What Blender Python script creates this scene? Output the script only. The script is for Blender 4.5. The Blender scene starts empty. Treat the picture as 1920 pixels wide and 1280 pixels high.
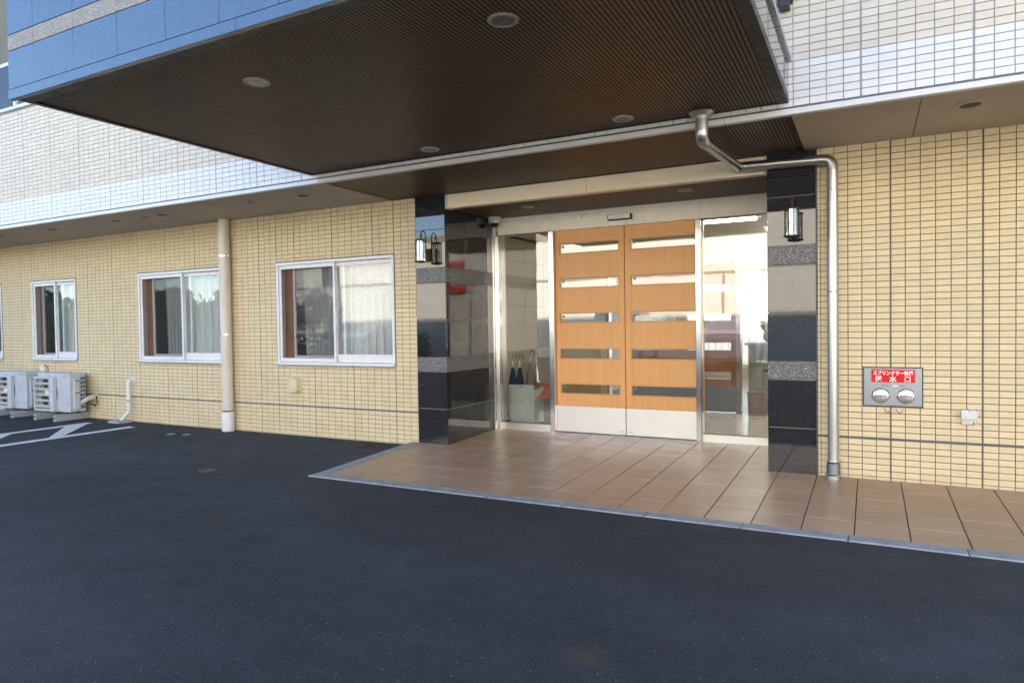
import bpy, math, random
import numpy as np
from mathutils import Vector, Matrix
random.seed(7)
R = math.radians
scn = bpy.context.scene
col = scn.collection

# ------------------------------------------------------------------ camera
YAW, PITCH, ROLL = -0.4829, -0.0237, -0.0143
CAM = Vector((4.6736, -6.1167, 1.302))
fwd = Vector((math.sin(YAW)*math.cos(PITCH), math.cos(YAW)*math.cos(PITCH), math.sin(PITCH)))
rgt = Vector((math.cos(YAW), -math.sin(YAW), 0)); upv = rgt.cross(fwd)
r2 = rgt*math.cos(ROLL) + upv*math.sin(ROLL); u2 = upv*math.cos(ROLL) - rgt*math.sin(ROLL)
cd = bpy.data.cameras.new('camera'); cam = bpy.data.objects.new('camera', cd); col.objects.link(cam)
cam.matrix_world = Matrix(((r2.x, u2.x, -fwd.x, CAM.x), (r2.y, u2.y, -fwd.y, CAM.y), (r2.z, u2.z, -fwd.z, CAM.z), (0, 0, 0, 1)))
cd.sensor_width = 36; cd.lens = 36*1278/1920; cd.clip_start = 0.05; cd.clip_end = 3000
scn.camera = cam

# ------------------------------------------------------------------ sky, sun, exposure
SUN_EL, SUN_AZ = R(34), R(14)            # the sun stands behind the building
w = bpy.data.worlds.new('World'); scn.world = w; w.use_nodes = True
nt = w.node_tree; nt.nodes.clear()
sky = nt.nodes.new('ShaderNodeTexSky'); sky.sky_type = 'NISHITA'; sky.sun_disc = False
sky.sun_elevation = SUN_EL; sky.sun_rotation = SUN_AZ; sky.air_density = 1.0; sky.dust_density = 0.2; sky.ozone_density = 2.6
bg = nt.nodes.new('ShaderNodeBackground'); bg.inputs['Strength'].default_value = 0.13
out = nt.nodes.new('ShaderNodeOutputWorld')
nt.links.new(sky.outputs[0], bg.inputs[0]); nt.links.new(bg.outputs[0], out.inputs[0])
sl = bpy.data.lights.new('sun', 'SUN'); sl.energy = 5.0; sl.angle = R(0.53); sl.color = (1.0, 0.93, 0.82)
so = bpy.data.objects.new('sun', sl); col.objects.link(so)
sdir = Vector((math.sin(SUN_AZ)*math.cos(SUN_EL), math.cos(SUN_AZ)*math.cos(SUN_EL), math.sin(SUN_EL)))
so.rotation_euler = sdir.to_track_quat('Z', 'Y').to_euler(); so.location = (0, 30, 30)
vs = scn.view_settings; vs.view_transform = 'Standard'; vs.look = 'None'; vs.exposure = 2.12; vs.gamma = 1; vs.use_curve_mapping = False
scn.cycles.max_bounces = 10; scn.cycles.transparent_max_bounces = 16; scn.cycles.diffuse_bounces = 5
scn.cycles.glossy_bounces = 6; scn.cycles.sample_clamp_indirect = 6; scn.cycles.use_denoising = True

# ------------------------------------------------------------------ helpers
class MB:
    def __init__(s): s.v = []; s.f = []
    def add(s, vs_, fs):
        n = len(s.v); s.v += [tuple(p) for p in vs_]; s.f += [tuple(i+n for i in f) for f in fs]; return s
    def box(s, x0, x1, y0, y1, z0, z1, b=0.0):
        if x0 > x1: x0, x1 = x1, x0
        if y0 > y1: y0, y1 = y1, y0
        if z0 > z1: z0, z1 = z1, z0
        if b <= 0:
            return s.add([(x0,y0,z0),(x1,y0,z0),(x1,y1,z0),(x0,y1,z0),(x0,y0,z1),(x1,y0,z1),(x1,y1,z1),(x0,y1,z1)],
                  [(0,3,2,1),(4,5,6,7),(0,1,5,4),(1,2,6,5),(2,3,7,6),(3,0,4,7)])
        b = min(b, (x1-x0)*.45, (y1-y0)*.45, (z1-z0)*.45)
        V = []; idx = {}
        for i, (X, sx) in enumerate(((x0,1),(x1,-1))):
            for j, (Y, sy) in enumerate(((y0,1),(y1,-1))):
                for k, (Z, sz) in enumerate(((z0,1),(z1,-1))):
                    idx[i,j,k,0] = len(V); V.append((X, Y+sy*b, Z+sz*b))
                    idx[i,j,k,1] = len(V); V.append((X+sx*b, Y, Z+sz*b))
                    idx[i,j,k,2] = len(V); V.append((X+sx*b, Y+sy*b, Z))
        F = []
        q = lambda *a: F.append(tuple(idx[t] for t in a))
        q((0,0,0,0),(0,0,1,0),(0,1,1,0),(0,1,0,0)); q((1,0,0,0),(1,1,0,0),(1,1,1,0),(1,0,1,0))
        q((0,0,0,1),(1,0,0,1),(1,0,1,1),(0,0,1,1)); q((0,1,0,1),(0,1,1,1),(1,1,1,1),(1,1,0,1))
        q((0,0,0,2),(0,1,0,2),(1,1,0,2),(1,0,0,2)); q((0,0,1,2),(1,0,1,2),(1,1,1,2),(0,1,1,2))
        for k in (0,1):
            for j in (0,1): q((0,j,k,1),(1,j,k,1),(1,j,k,2),(0,j,k,2)) if (j+k) % 2 else q((0,j,k,2),(1,j,k,2),(1,j,k,1),(0,j,k,1))
            for i in (0,1): q((i,0,k,0),(i,1,k,0),(i,1,k,2),(i,0,k,2)) if (i+k) % 2 == 0 else q((i,0,k,2),(i,1,k,2),(i,1,k,0),(i,0,k,0))
        for i in (0,1):
            for j in (0,1): q((i,j,0,0),(i,j,1,0),(i,j,1,1),(i,j,0,1)) if (i+j) % 2 else q((i,j,0,1),(i,j,1,1),(i,j,1,0),(i,j,0,0))
        for i in (0,1):
            for j in (0,1):
                for k in (0,1):
                    t = (idx[i,j,k,0], idx[i,j,k,1], idx[i,j,k,2]); F.append(t if (i+j+k) % 2 else t[::-1])
        return s.add(V, F)
    def tile_y(s, x0, x1, z0, z1, yf, yb, c=0.0015):      # a chamfered tile facing -y
        return s.add([(x0,yb,z0),(x1,yb,z0),(x1,yb,z1),(x0,yb,z1),(x0+c,yf,z0+c),(x1-c,yf,z0+c),(x1-c,yf,z1-c),(x0+c,yf,z1-c)],
              [(4,5,6,7),(0,1,5,4),(1,2,6,5),(2,3,7,6),(3,0,4,7)])
    def quad(s, a, b, c, d): return s.add([a,b,c,d], [(0,1,2,3)])
    def poly(s, pts): return s.add(pts, [tuple(range(len(pts)))])
    def prism(s, pts, vec):
        n = len(pts); vec = Vector(vec); P = [Vector(p) for p in pts]; Q = [p+vec for p in P]
        F = [tuple(range(n-1,-1,-1)), tuple(range(n,2*n))] + [(i,(i+1)%n,(i+1)%n+n,i+n) for i in range(n)]
        return s.add([tuple(p) for p in P+Q], F)
    def tube(s, path, r, n=14, caps=True):
        P = [Vector(p) for p in path]; rr = r if isinstance(r, (list,tuple)) else [r]*len(P)
        V = []; ref = None
        for i, p in enumerate(P):
            t = (P[min(i+1,len(P)-1)] - P[max(i-1,0)]).normalized()
            if ref is None:
                ref = t.orthogonal().normalized()
            ref = (ref - t*ref.dot(t)).normalized(); bn = t.cross(ref)
            V += [tuple(p + (ref*math.cos(2*math.pi*k/n) + bn*math.sin(2*math.pi*k/n))*rr[i]) for k in range(n)]
        F = []
        for i in range(len(P)-1):
            for k in range(n): F.append((i*n+k, i*n+(k+1)%n, (i+1)*n+(k+1)%n, (i+1)*n+k))
        if caps: F += [tuple(range(n-1,-1,-1)), tuple(range((len(P)-1)*n, len(P)*n))]
        return s.add(V, F)
    def lathe(s, prof, c, axis='z', n=24):                 # prof: (radius, height) list
        V = []; F = []
        for r_, h in prof:
            for k in range(n):
                a = 2*math.pi*k/n; p = (r_*math.cos(a), r_*math.sin(a), h)
                if axis == 'y': p = (p[0], h, -p[1])
                if axis == 'x': p = (h, p[0], p[1])
                V.append((c[0]+p[0], c[1]+p[1], c[2]+p[2]))
        for i in range(len(prof)-1):
            for k in range(n): F.append((i*n+k, i*n+(k+1)%n, (i+1)*n+(k+1)%n, (i+1)*n+k))
        F += [tuple(range(n-1,-1,-1)), tuple(range((len(prof)-1)*n, len(prof)*n))]
        return s.add(V, F)
    def build(s, name, mat, parent=None, smooth=False):
        o = origin_of(parent)
        me = bpy.data.meshes.new(name)
        me.from_pydata([(p[0]-o[0], p[1]-o[1], p[2]-o[2]) for p in s.v], [], s.f); me.update()
        if smooth:
            me.polygons.foreach_set('use_smooth', [True]*len(me.polygons))
            try: me.set_sharp_from_angle(angle=R(38))
            except Exception: pass
        me.materials.append(M[mat] if isinstance(mat, str) else mat)
        ob = bpy.data.objects.new(name, me); col.objects.link(ob)
        if parent: ob.parent = parent
        return ob
ORI = {}
def origin_of(p):
    while p is not None:
        if p.name in ORI: return ORI[p.name]
        p = p.parent
    return (0, 0, 0)
def tag(o, label=None, cat=None, group=None, kind=None):
    if label: o['label'] = label
    if cat: o['category'] = cat
    if group: o['group'] = group
    if kind: o['kind'] = kind
    return o
def thing(name, loc, label, cat, group=None):
    o = bpy.data.objects.new(name, None); o.empty_display_size = 0.1; col.objects.link(o); o.location = loc
    ORI[o.name] = tuple(loc)
    return tag(o, label, cat, group)
def copy_tree(o, parent=None):
    c = o.copy(); col.objects.link(c); c.parent = parent
    for ch in list(o.children): copy_tree(ch, c)
    return c
def bez(p0, p1, p2, n=8):
    a, b, c = Vector(p0), Vector(p1), Vector(p2)
    return [tuple(a*(1-t)**2 + b*2*t*(1-t) + c*t*t) for t in [i/n for i in range(n+1)]]
def text_mesh(name, body, size, mat, parent, loc, rot, bold=0.0, extrude=0.0008, align='CENTER', xs=1.0):
    cu = bpy.data.curves.new(name, 'FONT'); cu.body = body; cu.size = size; cu.align_x = align; cu.align_y = 'CENTER'
    cu.extrude = extrude; cu.offset = bold
    t = bpy.data.objects.new(name, cu); col.objects.link(t)
    dg = bpy.context.evaluated_depsgraph_get(); me = bpy.data.meshes.new_from_object(t.evaluated_get(dg))
    bpy.data.objects.remove(t)
    me.materials.clear(); me.materials.append(M[mat])
    mt = Matrix.Translation(Vector(loc) - Vector(origin_of(parent))) @ rot.to_matrix().to_4x4() @ Matrix.Diagonal((xs,1,1,1))
    me.transform(mt)
    ob = bpy.data.objects.new(name, me); col.objects.link(ob); ob.parent = parent
    return ob
from mathutils import Euler
FACE = Euler((R(90), 0, 0))          # text that reads from -y

# ------------------------------------------------------------------ materials
M = {}
class N:
    def __init__(s, name):
        s.m = bpy.data.materials.new(name); s.m.use_nodes = True; M[name] = s.m
        s.t = s.m.node_tree; s.b = s.t.nodes['Principled BSDF']; s.o = s.t.nodes['Material Output']
        s._pos = None
    def n(s, typ, **kw):
        x = s.t.nodes.new('ShaderNode'+typ)
        for k, v in kw.items():
            if hasattr(x, k): setattr(x, k, v)
            else: x.inputs[k].default_value = v
        return x
    def l(s, a, b): s.t.links.new(a, b)
    def pos(s):
        if s._pos is None: s._pos = s.n('NewGeometry').outputs['Position']
        return s._pos
    def noise(s, scale, detail=4, rough=.55, vec=None, stretch=None):
        x = s.n('TexNoise'); x.inputs['Scale'].default_value = scale; x.inputs['Detail'].default_value = detail; x.inputs['Roughness'].default_value = rough
        v = vec or s.pos()
        if stretch:
            mp = s.n('Mapping'); mp.inputs['Scale'].default_value = stretch; s.l(v, mp.inputs[0]); v = mp.outputs[0]
        s.l(v, x.inputs['Vector']); return x.outputs['Fac']
    def ramp(s, fac, stops):
        x = s.n('ValToRGB'); e = x.color_ramp.elements
        while len(e) < len(stops): e.new(.5)
        for el, (p, c) in zip(e, stops): el.position = p; el.color = (*c, 1) if len(c) == 3 else c
        s.l(fac, x.inputs[0]); return x.outputs[0]
    def mix(s, fac, a, b, mode='MIX'):
        x = s.n('Mix'); x.data_type = 'RGBA'; x.blend_type = mode
        if hasattr(fac, 'node'): s.l(fac, x.inputs[0])
        else: x.inputs[0].default_value = fac
        for v, i in ((a, 6), (b, 7)):
            if hasattr(v, 'node'): s.l(v, x.inputs[i])
            else: x.inputs[i].default_value = (*v, 1)
        return x.outputs[2]
    def maprange(s, v, a, b, c, d):
        x = s.n('MapRange'); s.l(v, x.inputs[0])
        for i, q in enumerate((a, b, c, d)): x.inputs[1+i].default_value = q
        return x.outputs[0]
    def math(s, op, a, b=None):
        x = s.n('Math'); x.operation = op
        for i, v in enumerate((a, b)):
            if v is None: continue
            if hasattr(v, 'node'): s.l(v, x.inputs[i])
            else: x.inputs[i].default_value = v
        return x.outputs[0]
    def bump(s, h, strength=.3, dist=.01, normal=None):
        x = s.n('Bump'); x.inputs['Strength'].default_value = strength; x.inputs['Distance'].default_value = dist
        s.l(h, x.inputs['Height'])
        if normal: s.l(normal, x.inputs['Normal'])
        s.l(x.outputs[0], s.b.inputs['Normal']); return x.outputs[0]
    def set(s, color=None, rough=None, metal=None, spec=None, coat=None):
        def put(k, v):
            if v is None: return
            if hasattr(v, 'node'): s.l(v, s.b.inputs[k])
            elif isinstance(v, tuple): s.b.inputs[k].default_value = (*v, 1)
            else: s.b.inputs[k].default_value = v
        put('Base Color', color); put('Roughness', rough); put('Metallic', metal); put('Specular IOR Level', spec); put('Coat Weight', coat)
        return s

def plain(name, color, rough=.5, metal=0., var=.12, scale=6, spec=.5, bump=0, bscale=200, rvar=.1):
    m = N(name)
    f = m.noise(scale, 5, .6)
    c = m.mix(m.maprange(f, .3, .7, 0, 1), tuple(x*(1-var) for x in color), tuple(min(1, x*(1+var)) for x in color))
    g = m.noise(scale*7, 3)
    m.set(c, m.maprange(g, .3, .7, max(0.02, rough-rvar), min(1, rough+rvar)), metal, spec)
    if bump: m.bump(m.noise(bscale, 3), bump, .002)
    return m

def tile_mat(name, colour, pitch_x, pitch_z, x0, z0, var=.05, rough=.55, relief=.7):
    m = N(name); p = m.pos()
    sp = m.n('SeparateXYZ'); m.l(p, sp.inputs[0])
    fx = m.math('FLOOR', m.math('DIVIDE', m.math('SUBTRACT', sp.outputs[0], x0), pitch_x))
    fz = m.math('FLOOR', m.math('DIVIDE', m.math('SUBTRACT', sp.outputs[2], z0), pitch_z))
    cb = m.n('CombineXYZ'); m.l(fx, cb.inputs[0]); m.l(fz, cb.inputs[1])
    wn = m.n('TexWhiteNoise'); wn.noise_dimensions = '2D'; m.l(cb.outputs[0], wn.inputs['Vector'])
    c1 = m.mix(wn.outputs['Value'], tuple(x*(1-var) for x in colour), tuple(min(1, x*(1+var)) for x in colour))
    big = m.noise(1.1, 4, .6)
    c2 = m.mix(m.maprange(big, .35, .7, 0, .22), c1, tuple(x*.78 for x in colour))
    # faint vertical weather streaks
    st = m.noise(9, 4, .6, stretch=(1, 1, .06))
    c3 = m.mix(m.maprange(st, .55, .8, 0, .22), c2, tuple(x*.68 for x in colour))
    gr = m.noise(420, 2)
    c4 = m.mix(m.maprange(gr, .35, .7, 0, .3), c3, tuple(x*.8 for x in colour))
    m.set(c4, m.maprange(gr, .3, .7, rough-.1, rough+.15), 0, .4)
    off = m.n('VectorMath'); off.operation = 'MULTIPLY_ADD'; m.l(wn.outputs['Color'], off.inputs[0]); off.inputs[1].default_value = (7, 7, 7); m.l(p, off.inputs[2])
    n1 = m.noise(60, 5, .62, vec=off.outputs[0], stretch=(.45, 1, 1.1))
    m.bump(n1, relief, .006)
    return m
TW, TH, TZ0 = .1, .0496, .368
tile_mat('beige_tile', (.745, .615, .385), TW, TH, .02, TZ0)
tile_mat('cream_tile', (.73, .655, .55), .102, .0503, 4.628, 2.755, relief=.35)
tile_mat('white_tile', (.80, .785, .78), .102, .0503, 4.628, 2.755, var=.02, rough=.35, relief=.12)
plain('mortar', (.15, .13, .108), .85, var=.2, scale=15, bump=.3, bscale=300)
plain('pale_mortar', (.36, .355, .355), .85, var=.15, scale=15)
plain('sealant', (.115, .12, .14), .6, var=.12, scale=9)

def granite(name, dark, light, rough, density=.5, scale=260, bump=0, spec=.5, coat=0):
    m = N(name)
    m.b.inputs['Coat Weight'].default_value = coat; m.b.inputs['Coat Roughness'].default_value = .015
    v = m.n('TexVoronoi'); v.inputs['Scale'].default_value = scale; m.l(m.pos(), v.inputs['Vector'])
    sp = m.n('SeparateColor'); m.l(v.outputs['Color'], sp.inputs[0])
    f = m.math('MULTIPLY', sp.outputs[0], m.noise(scale*.35, 4, .7))
    c = m.ramp(f, [(density*.55, dark), (density, tuple((a+b)/2*.6 for a, b in zip(dark, light))), (min(1, density*1.45), light)])
    cl = m.noise(3.5, 4)
    c = m.mix(m.maprange(cl, .35, .7, 0, .35), c, dark)
    m.set(c, m.maprange(m.noise(scale*.6, 3), .3, .7, max(.015, rough-.03), rough+(.05 if rough > .05 else .01)), 0, spec)
    if bump: m.bump(f, bump, .002)
    return m
granite('black_granite', (.017, .018, .021), (.19, .20, .215), .025, .64, scale=230, spec=.9, coat=.12)
granite('grey_granite', (.075, .075, .082), (.46, .46, .48), .42, .36, scale=210, bump=.25)
granite('fascia_granite', (.050, .100, .205), (.16, .26, .43), .14, .42, scale=330, spec=.8)
granite('fascia_band', (.20, .20, .20), (.55, .55, .54), .6, .36, bump=.25)

plain('black_metal', (.018, .018, .019), .42, .0, var=.2, scale=3)
# ribbed soffit metal
m = N('bronze_rib'); f = m.noise(2.2, 4)
m.set(m.mix(m.maprange(f, .3, .7, 0, 1), (.135, .094, .060), (.170, .120, .078)), m.maprange(m.noise(14, 3), .3, .7, .36, .5), .25, .45)
plain('rib_gap_shade', (.008, .007, .006), .8)  # near-black that stands in for the shade between the ribs
plain('tan_soffit', (.47, .41, .335), .75, var=.06, scale=2.5, bump=.15, bscale=260)
plain('olive_render', (.20, .185, .14), .8, var=.06, scale=2)
plain('cream_metal', (.90, .78, .57), .4, .0, var=.03, scale=2)
plain('flashing', (.70, .70, .70), .38, .0, var=.05, scale=3)
plain('white_frame', (.74, .74, .76), .3, .0, var=.04, scale=4)
plain('grey_frame', (.42, .44, .48), .32, .3, var=.06, scale=4)
plain('dark_gasket', (.03, .03, .033), .6)
plain('dark_inside', (.10, .08, .065), .8)
plain('lens_grey', (.36, .36, .34), .35, var=.08, scale=30)
plain('lens_glass', (.20, .20, .19), .16, var=.1, scale=40)
plain('grille_dark', (.035, .034, .032), .6, var=.2, scale=80)
plain('pipe_cream', (.66, .61, .52), .4, var=.06, scale=5)
plain('pvc_white', (.72, .73, .72), .38, var=.06, scale=9)
plain('plastic_ivory', (.70, .61, .40), .4, var=.05, scale=9)
plain('rusty_iron', (.075, .042, .032), .6, .3, var=.45, scale=60, bump=.3, bscale=400)
plain('ac_white', (.52, .545, .59), .45, var=.09, scale=7)
plain('ac_beige', (.44, .42, .36), .55, var=.12, scale=12)
plain('concrete', (.36, .38, .40), .8, var=.16, scale=14, bump=.3, bscale=160)
plain('red_sign', (.75, .012, .018), .5, var=.03, spec=.2)
plain('white_paint', (.82, .82, .82), .4, var=.02)
plain('dark_red', (.28, .03, .03), .4)
plain('teal_plastic', (.05, .27, .28), .45)
plain('navy_cloth', (.012, .018, .06), .8, var=.3, scale=40)
plain('mauve_cloth', (.26, .20, .20), .75, var=.2, scale=40)
plain('black_plastic', (.012, .012, .013), .35)
plain('orange_plastic', (.62, .12, .05), .45, var=.1)
plain('sage_plastic', (.56, .60, .585), .5, var=.06)
plain('pale_plastic', (.60, .60, .53), .45, var=.05)
plain('wall_white', (.78, .76, .70), .7, var=.03)
plain('room_wall', (.55, .5, .42), .7, var=.05)
plain('olive_panel', (.58, .44, .16), .5, var=.06, scale=3)
plain('desk_grey', (.50, .53, .48), .45, var=.05)
plain('bin_mauve', (.46, .35, .31), .5, var=.06)
plain('flower', (.80, .74, .36), .6, var=.2, scale=60)
plain('leaf', (.05, .12, .03), .55, var=.4, scale=40)
plain('bark', (.10, .075, .05), .85, var=.3, scale=20, bump=.4, bscale=60)
plain('opposite_wall', (.82, .77, .665), .7, var=.05, scale=1.5)
plain('opposite_band', (.36, .30, .22), .6)
plain('car_white', (.74, .75, .77), .25, var=.02)
plain('car_silver', (.45, .47, .5), .25, .3, var=.03)
plain('car_glass', (.012, .015, .018), .06)
plain('tyre', (.02, .02, .02), .8)
plain('hill_green', (.05, .075, .06), .9, var=.3, scale=.02)
plain('roof_slate', (.10, .11, .13), .6)
plain('iron_cover', (.10, .095, .09), .6, .4, var=.3, scale=60, bump=.5, bscale=140)

# wood laminate of the doors: fine vertical grain
m = N('wood_door'); p = m.pos()
g1 = m.noise(26, 5, .65, stretch=(1.6, 1, .035)); g2 = m.noise(90, 4, .6, stretch=(2, 1, .03)); g3 = m.noise(1.2, 3)
c = m.mix(m.maprange(g1, .3, .72, 0, 1), (.81, .43, .172), (.73, .36, .128))
c = m.mix(m.maprange(g2, .45, .75, 0, .4), c, (.58, .27, .085))
c = m.mix(m.maprange(g3, .3, .7, 0, .25), c, (.82, .48, .21))
m.set(c, .38, 0, .4); m.bump(g2, .08, .001)
plain('wood_inner', (.40, .19, .085), .4, var=.1, scale=8)
plain('wood_bead', (.62, .32, .115), .4, var=.06)
plain('wood_edge', (.42, .17, .055), .45, var=.08)

def steel(name, base, rough, stretch):
    m = N(name); g = m.noise(55, 4, .7, stretch=stretch); b2 = m.noise(1.7, 3)
    c = m.mix(m.maprange(b2, .3, .7, 0, 1), tuple(x*.93 for x in base), base)
    m.set(c, m.maprange(g, .3, .7, rough-.012, rough+.015), 1.0, .5); return m
steel('steel', (.66, .65, .64), .16, (6, 6, .15))
steel('steel_kick', (.86, .85, .84), .36, (.12, 6, 8))
steel('steel_pipe', (.60, .59, .575), .34, (5, 5, .3))
steel('steel_plate', (.30, .33, .38), .38, (.3, 6, 6))
plain('transom_metal', (.93, .87, .735), .3, .0, var=.025, scale=1.4)

# thin clear glass: part mirror by angle, the rest passes straight through
def glass(name, tint, ior):
    m = N(name); m.t.nodes.remove(m.b)
    tr = m.n('BsdfTransparent'); tr.inputs[0].default_value = (*tint, 1)
    gl = m.n('BsdfGlossy'); gl.inputs['Roughness'].default_value = 0.0; gl.inputs[0].default_value = (.96, .98, 1, 1)
    lw_ = m.n('LayerWeight'); lw_.inputs[0].default_value = .5
    f0 = ((ior-1)/(ior+1))**2
    fac = m.math('ADD', f0, m.math('MULTIPLY', 1-f0, m.math('POWER', lw_.outputs['Facing'], 5)))
    nz = m.n('TexNoise'); nz.inputs['Scale'].default_value = 1.6; m.l(m.pos(), nz.inputs['Vector'])
    bp = m.n('Bump'); bp.inputs['Strength'].default_value = .05; bp.inputs['Distance'].default_value = .02; m.l(nz.outputs[0], bp.inputs['Height'])
    m.l(bp.outputs[0], gl.inputs['Normal'])
    mx = m.n('MixShader'); m.l(fac, mx.inputs[0]); m.l(tr.outputs[0], mx.inputs[1]); m.l(gl.outputs[0], mx.inputs[2])
    m.l(mx.outputs[0], m.o.inputs[0]); return m.m
glass('door_glass', (.95, .97, .955), 1.95)
glass('window_glass', (.96, .975, .975), 1.68)
glass('lamp_glass', (.80, .80, .78), 3.2)
m = N('insect_screen'); tr = m.n('BsdfTransparent'); df = m.n('BsdfDiffuse'); df.inputs[0].default_value = (.05, .05, .052, 1)
mx = m.n('MixShader'); mx.inputs[0].default_value = .38; m.l(tr.outputs[0], mx.inputs[1]); m.l(df.outputs[0], mx.inputs[2]); m.l(mx.outputs[0], m.o.inputs[0])
def curtain_mat(name, c, op):
    m = N(name); df = m.n('BsdfDiffuse'); df.inputs[0].default_value = (*c, 1); tl = m.n('BsdfTranslucent'); tl.inputs[0].default_value = (*c, 1)
    tr = m.n('BsdfTransparent')
    a = m.n('MixShader'); a.inputs[0].default_value = .35; m.l(df.outputs[0], a.inputs[1]); m.l(tl.outputs[0], a.inputs[2])
    b = m.n('MixShader')
    lace = m.noise(70, 4, .7, stretch=(1, 1, .8)); m.l(m.maprange(lace, .35, .65, op-.2, min(1, op+.25)), b.inputs[0])
    m.l(tr.outputs[0], b.inputs[1]); m.l(a.outputs[0], b.inputs[2]); m.l(b.outputs[0], m.o.inputs[0])
curtain_mat('lace_curtain', (.92, .92, .92), .96)
curtain_mat('sheer_curtain', (.62, .62, .60), .85)
def emit(name, c, s):
    m = N(name); e = m.n('Emission'); e.inputs[0].default_value = (*c, 1); e.inputs[1].default_value = s; m.l(e.outputs[0], m.o.inputs[0])
emit('lit_tube', (1.0, .93, .82), 10.0)

# asphalt
m = N('asphalt')
a1 = m.noise(420, 2, .5); v = m.n('TexVoronoi'); v.inputs['Scale'].default_value = 170; m.l(m.pos(), v.inputs['Vector'])
sp = m.n('SeparateColor'); m.l(v.outputs['Color'], sp.inputs[0])
big = m.noise(.42, 6, .62, stretch=(.55, 1, 1)); mid = m.noise(3.2, 5, .65)
c = m.mix(m.maprange(big, .32, .68, 0, 1), (.013, .017, .025), (.050, .061, .083))
c = m.mix(m.maprange(mid, .35, .7, 0, .4), c, (.034, .035, .037))
tyre = m.noise(1.6, 4, .55, stretch=(.12, 1.4, 1)); c = m.mix(m.maprange(tyre, .56, .72, 0, .45), c, (.024, .027, .033))
c = m.mix(m.maprange(sp.outputs[0], .80, 1.0, 0, .5), c, (.11, .117, .13))
c = m.mix(m.maprange(sp.outputs[1], .0, .2, .5, 0), c, (.018, .018, .019))
chip = m.n('TexVoronoi'); chip.inputs['Scale'].default_value = 26; m.l(m.pos(), chip.inputs['Vector'])
ch = m.math('LESS_THAN', chip.outputs['Distance'], .075); sc = m.n('SeparateColor'); m.l(chip.outputs['Color'], sc.inputs[0])
c = m.mix(m.math('MULTIPLY', ch, m.math('GREATER_THAN', sc.outputs[2], .94)), c, (.32, .32, .31))
sub = m.n('VectorMath'); sub.operation = 'DISTANCE'; m.l(m.pos(), sub.inputs[0]); sub.inputs[1].default_value = (3.68, -3.65, 0)
warp = m.math('ADD', sub.outputs['Value'], m.math('MULTIPLY', m.math('SUBTRACT', m.noise(14, 4), .5), .16))
c = m.mix(m.maprange(warp, .03, .10, .6, 0), c, (.075, .055, .042))
for px_, py_, rr_, op_ in ((1.3, -3.1, .16, .35), (-1.6, -2.7, .22, .4), (.2, -4.6, .12, .35), (-.2, -.22, .35, .45), (5.2, -3.0, .14, .3)):
    sub = m.n('VectorMath'); sub.operation = 'DISTANCE'; m.l(m.pos(), sub.inputs[0]); sub.inputs[1].default_value = (px_, py_, 0)
    wp_ = m.math('ADD', sub.outputs['Value'], m.math('MULTIPLY', m.math('SUBTRACT', m.noise(7, 5, .65), .5), rr_*1.6))
    c = m.mix(m.maprange(wp_, rr_*.3, rr_, op_, 0), c, (.014, .015, .018))
m.set(c, m.maprange(mid, .3, .7, .72, .92), 0, .35)
h = m.math('ADD', v.outputs['Distance'], m.math('MULTIPLY', a1, .5)); m.bump(h, .75, .006)

m = N('road_paint'); wv = m.noise(45, 4, .7); wr = m.noise(4, 4)
c = m.mix(m.maprange(wv, .52, .66, 0, .7), (.72, .73, .74), (.16, .16, .165)); c = m.mix(m.maprange(wr, .4, .75, 0, .4), c, (.5, .5, .5))
m.set(c, .6, 0, .4); m.bump(m.noise(170, 3), .4, .004)

# floor tile: brown stoneware with scuffs, differing per tile
m = N('floor_tile'); oi = m.n('ObjectInfo')
c = m.mix(oi.outputs['Random'], (.40, .245, .148), (.46, .295, .19))
s1 = m.noise(5, 6, .7, stretch=(.6, 1.6, 1)); c = m.mix(m.maprange(s1, .4, .72, 0, .5), c, (.44, .33, .24))
s2 = m.noise(34, 5, .7, stretch=(.5, 1.6, 1)); c = m.mix(m.maprange(s2, .5, .78, 0, .16), c, (.25, .16, .105))
s5 = m.noise(1.3, 5, .65, stretch=(.7, 1.3, 1)); c = m.mix(m.maprange(s5, .42, .7, 0, .42), c, (.27, .17, .108))
s3 = m.noise(240, 2); c = m.mix(m.maprange(s3, .55, .75, 0, .25), c, (.46, .36, .27))
m.set(c, m.maprange(s1, .35, .7, .30, .45), 0, .4); m.bump(s2, .12, .003)
plain('floor_grout', (.10, .08, .068), .85, var=.2, scale=18)
plain('inner_floor', (.33, .28, .235), .16, var=.08, scale=3)
plain('vest_tile', (.47, .43, .34), .34, var=.04, scale=2.5, rvar=.02)
M['kerb'] = plain('kerb_stone', (.30, .32, .345), .8, var=.2, scale=11, bump=.4, bscale=120).m

# ------------------------------------------------------------------ the ground
FS = .02                                                    # the paved entrance rises gently to the doors
fz = lambda y: .006 + FS*(y+1.55)
g = MB(); g.quad((-150,-160,0),(150,-160,0),(150,60,0),(-150,60,0))
tag(g.build('ground', 'asphalt'), 'dark asphalt forecourt and parking area', None, None, 'structure')

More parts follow.
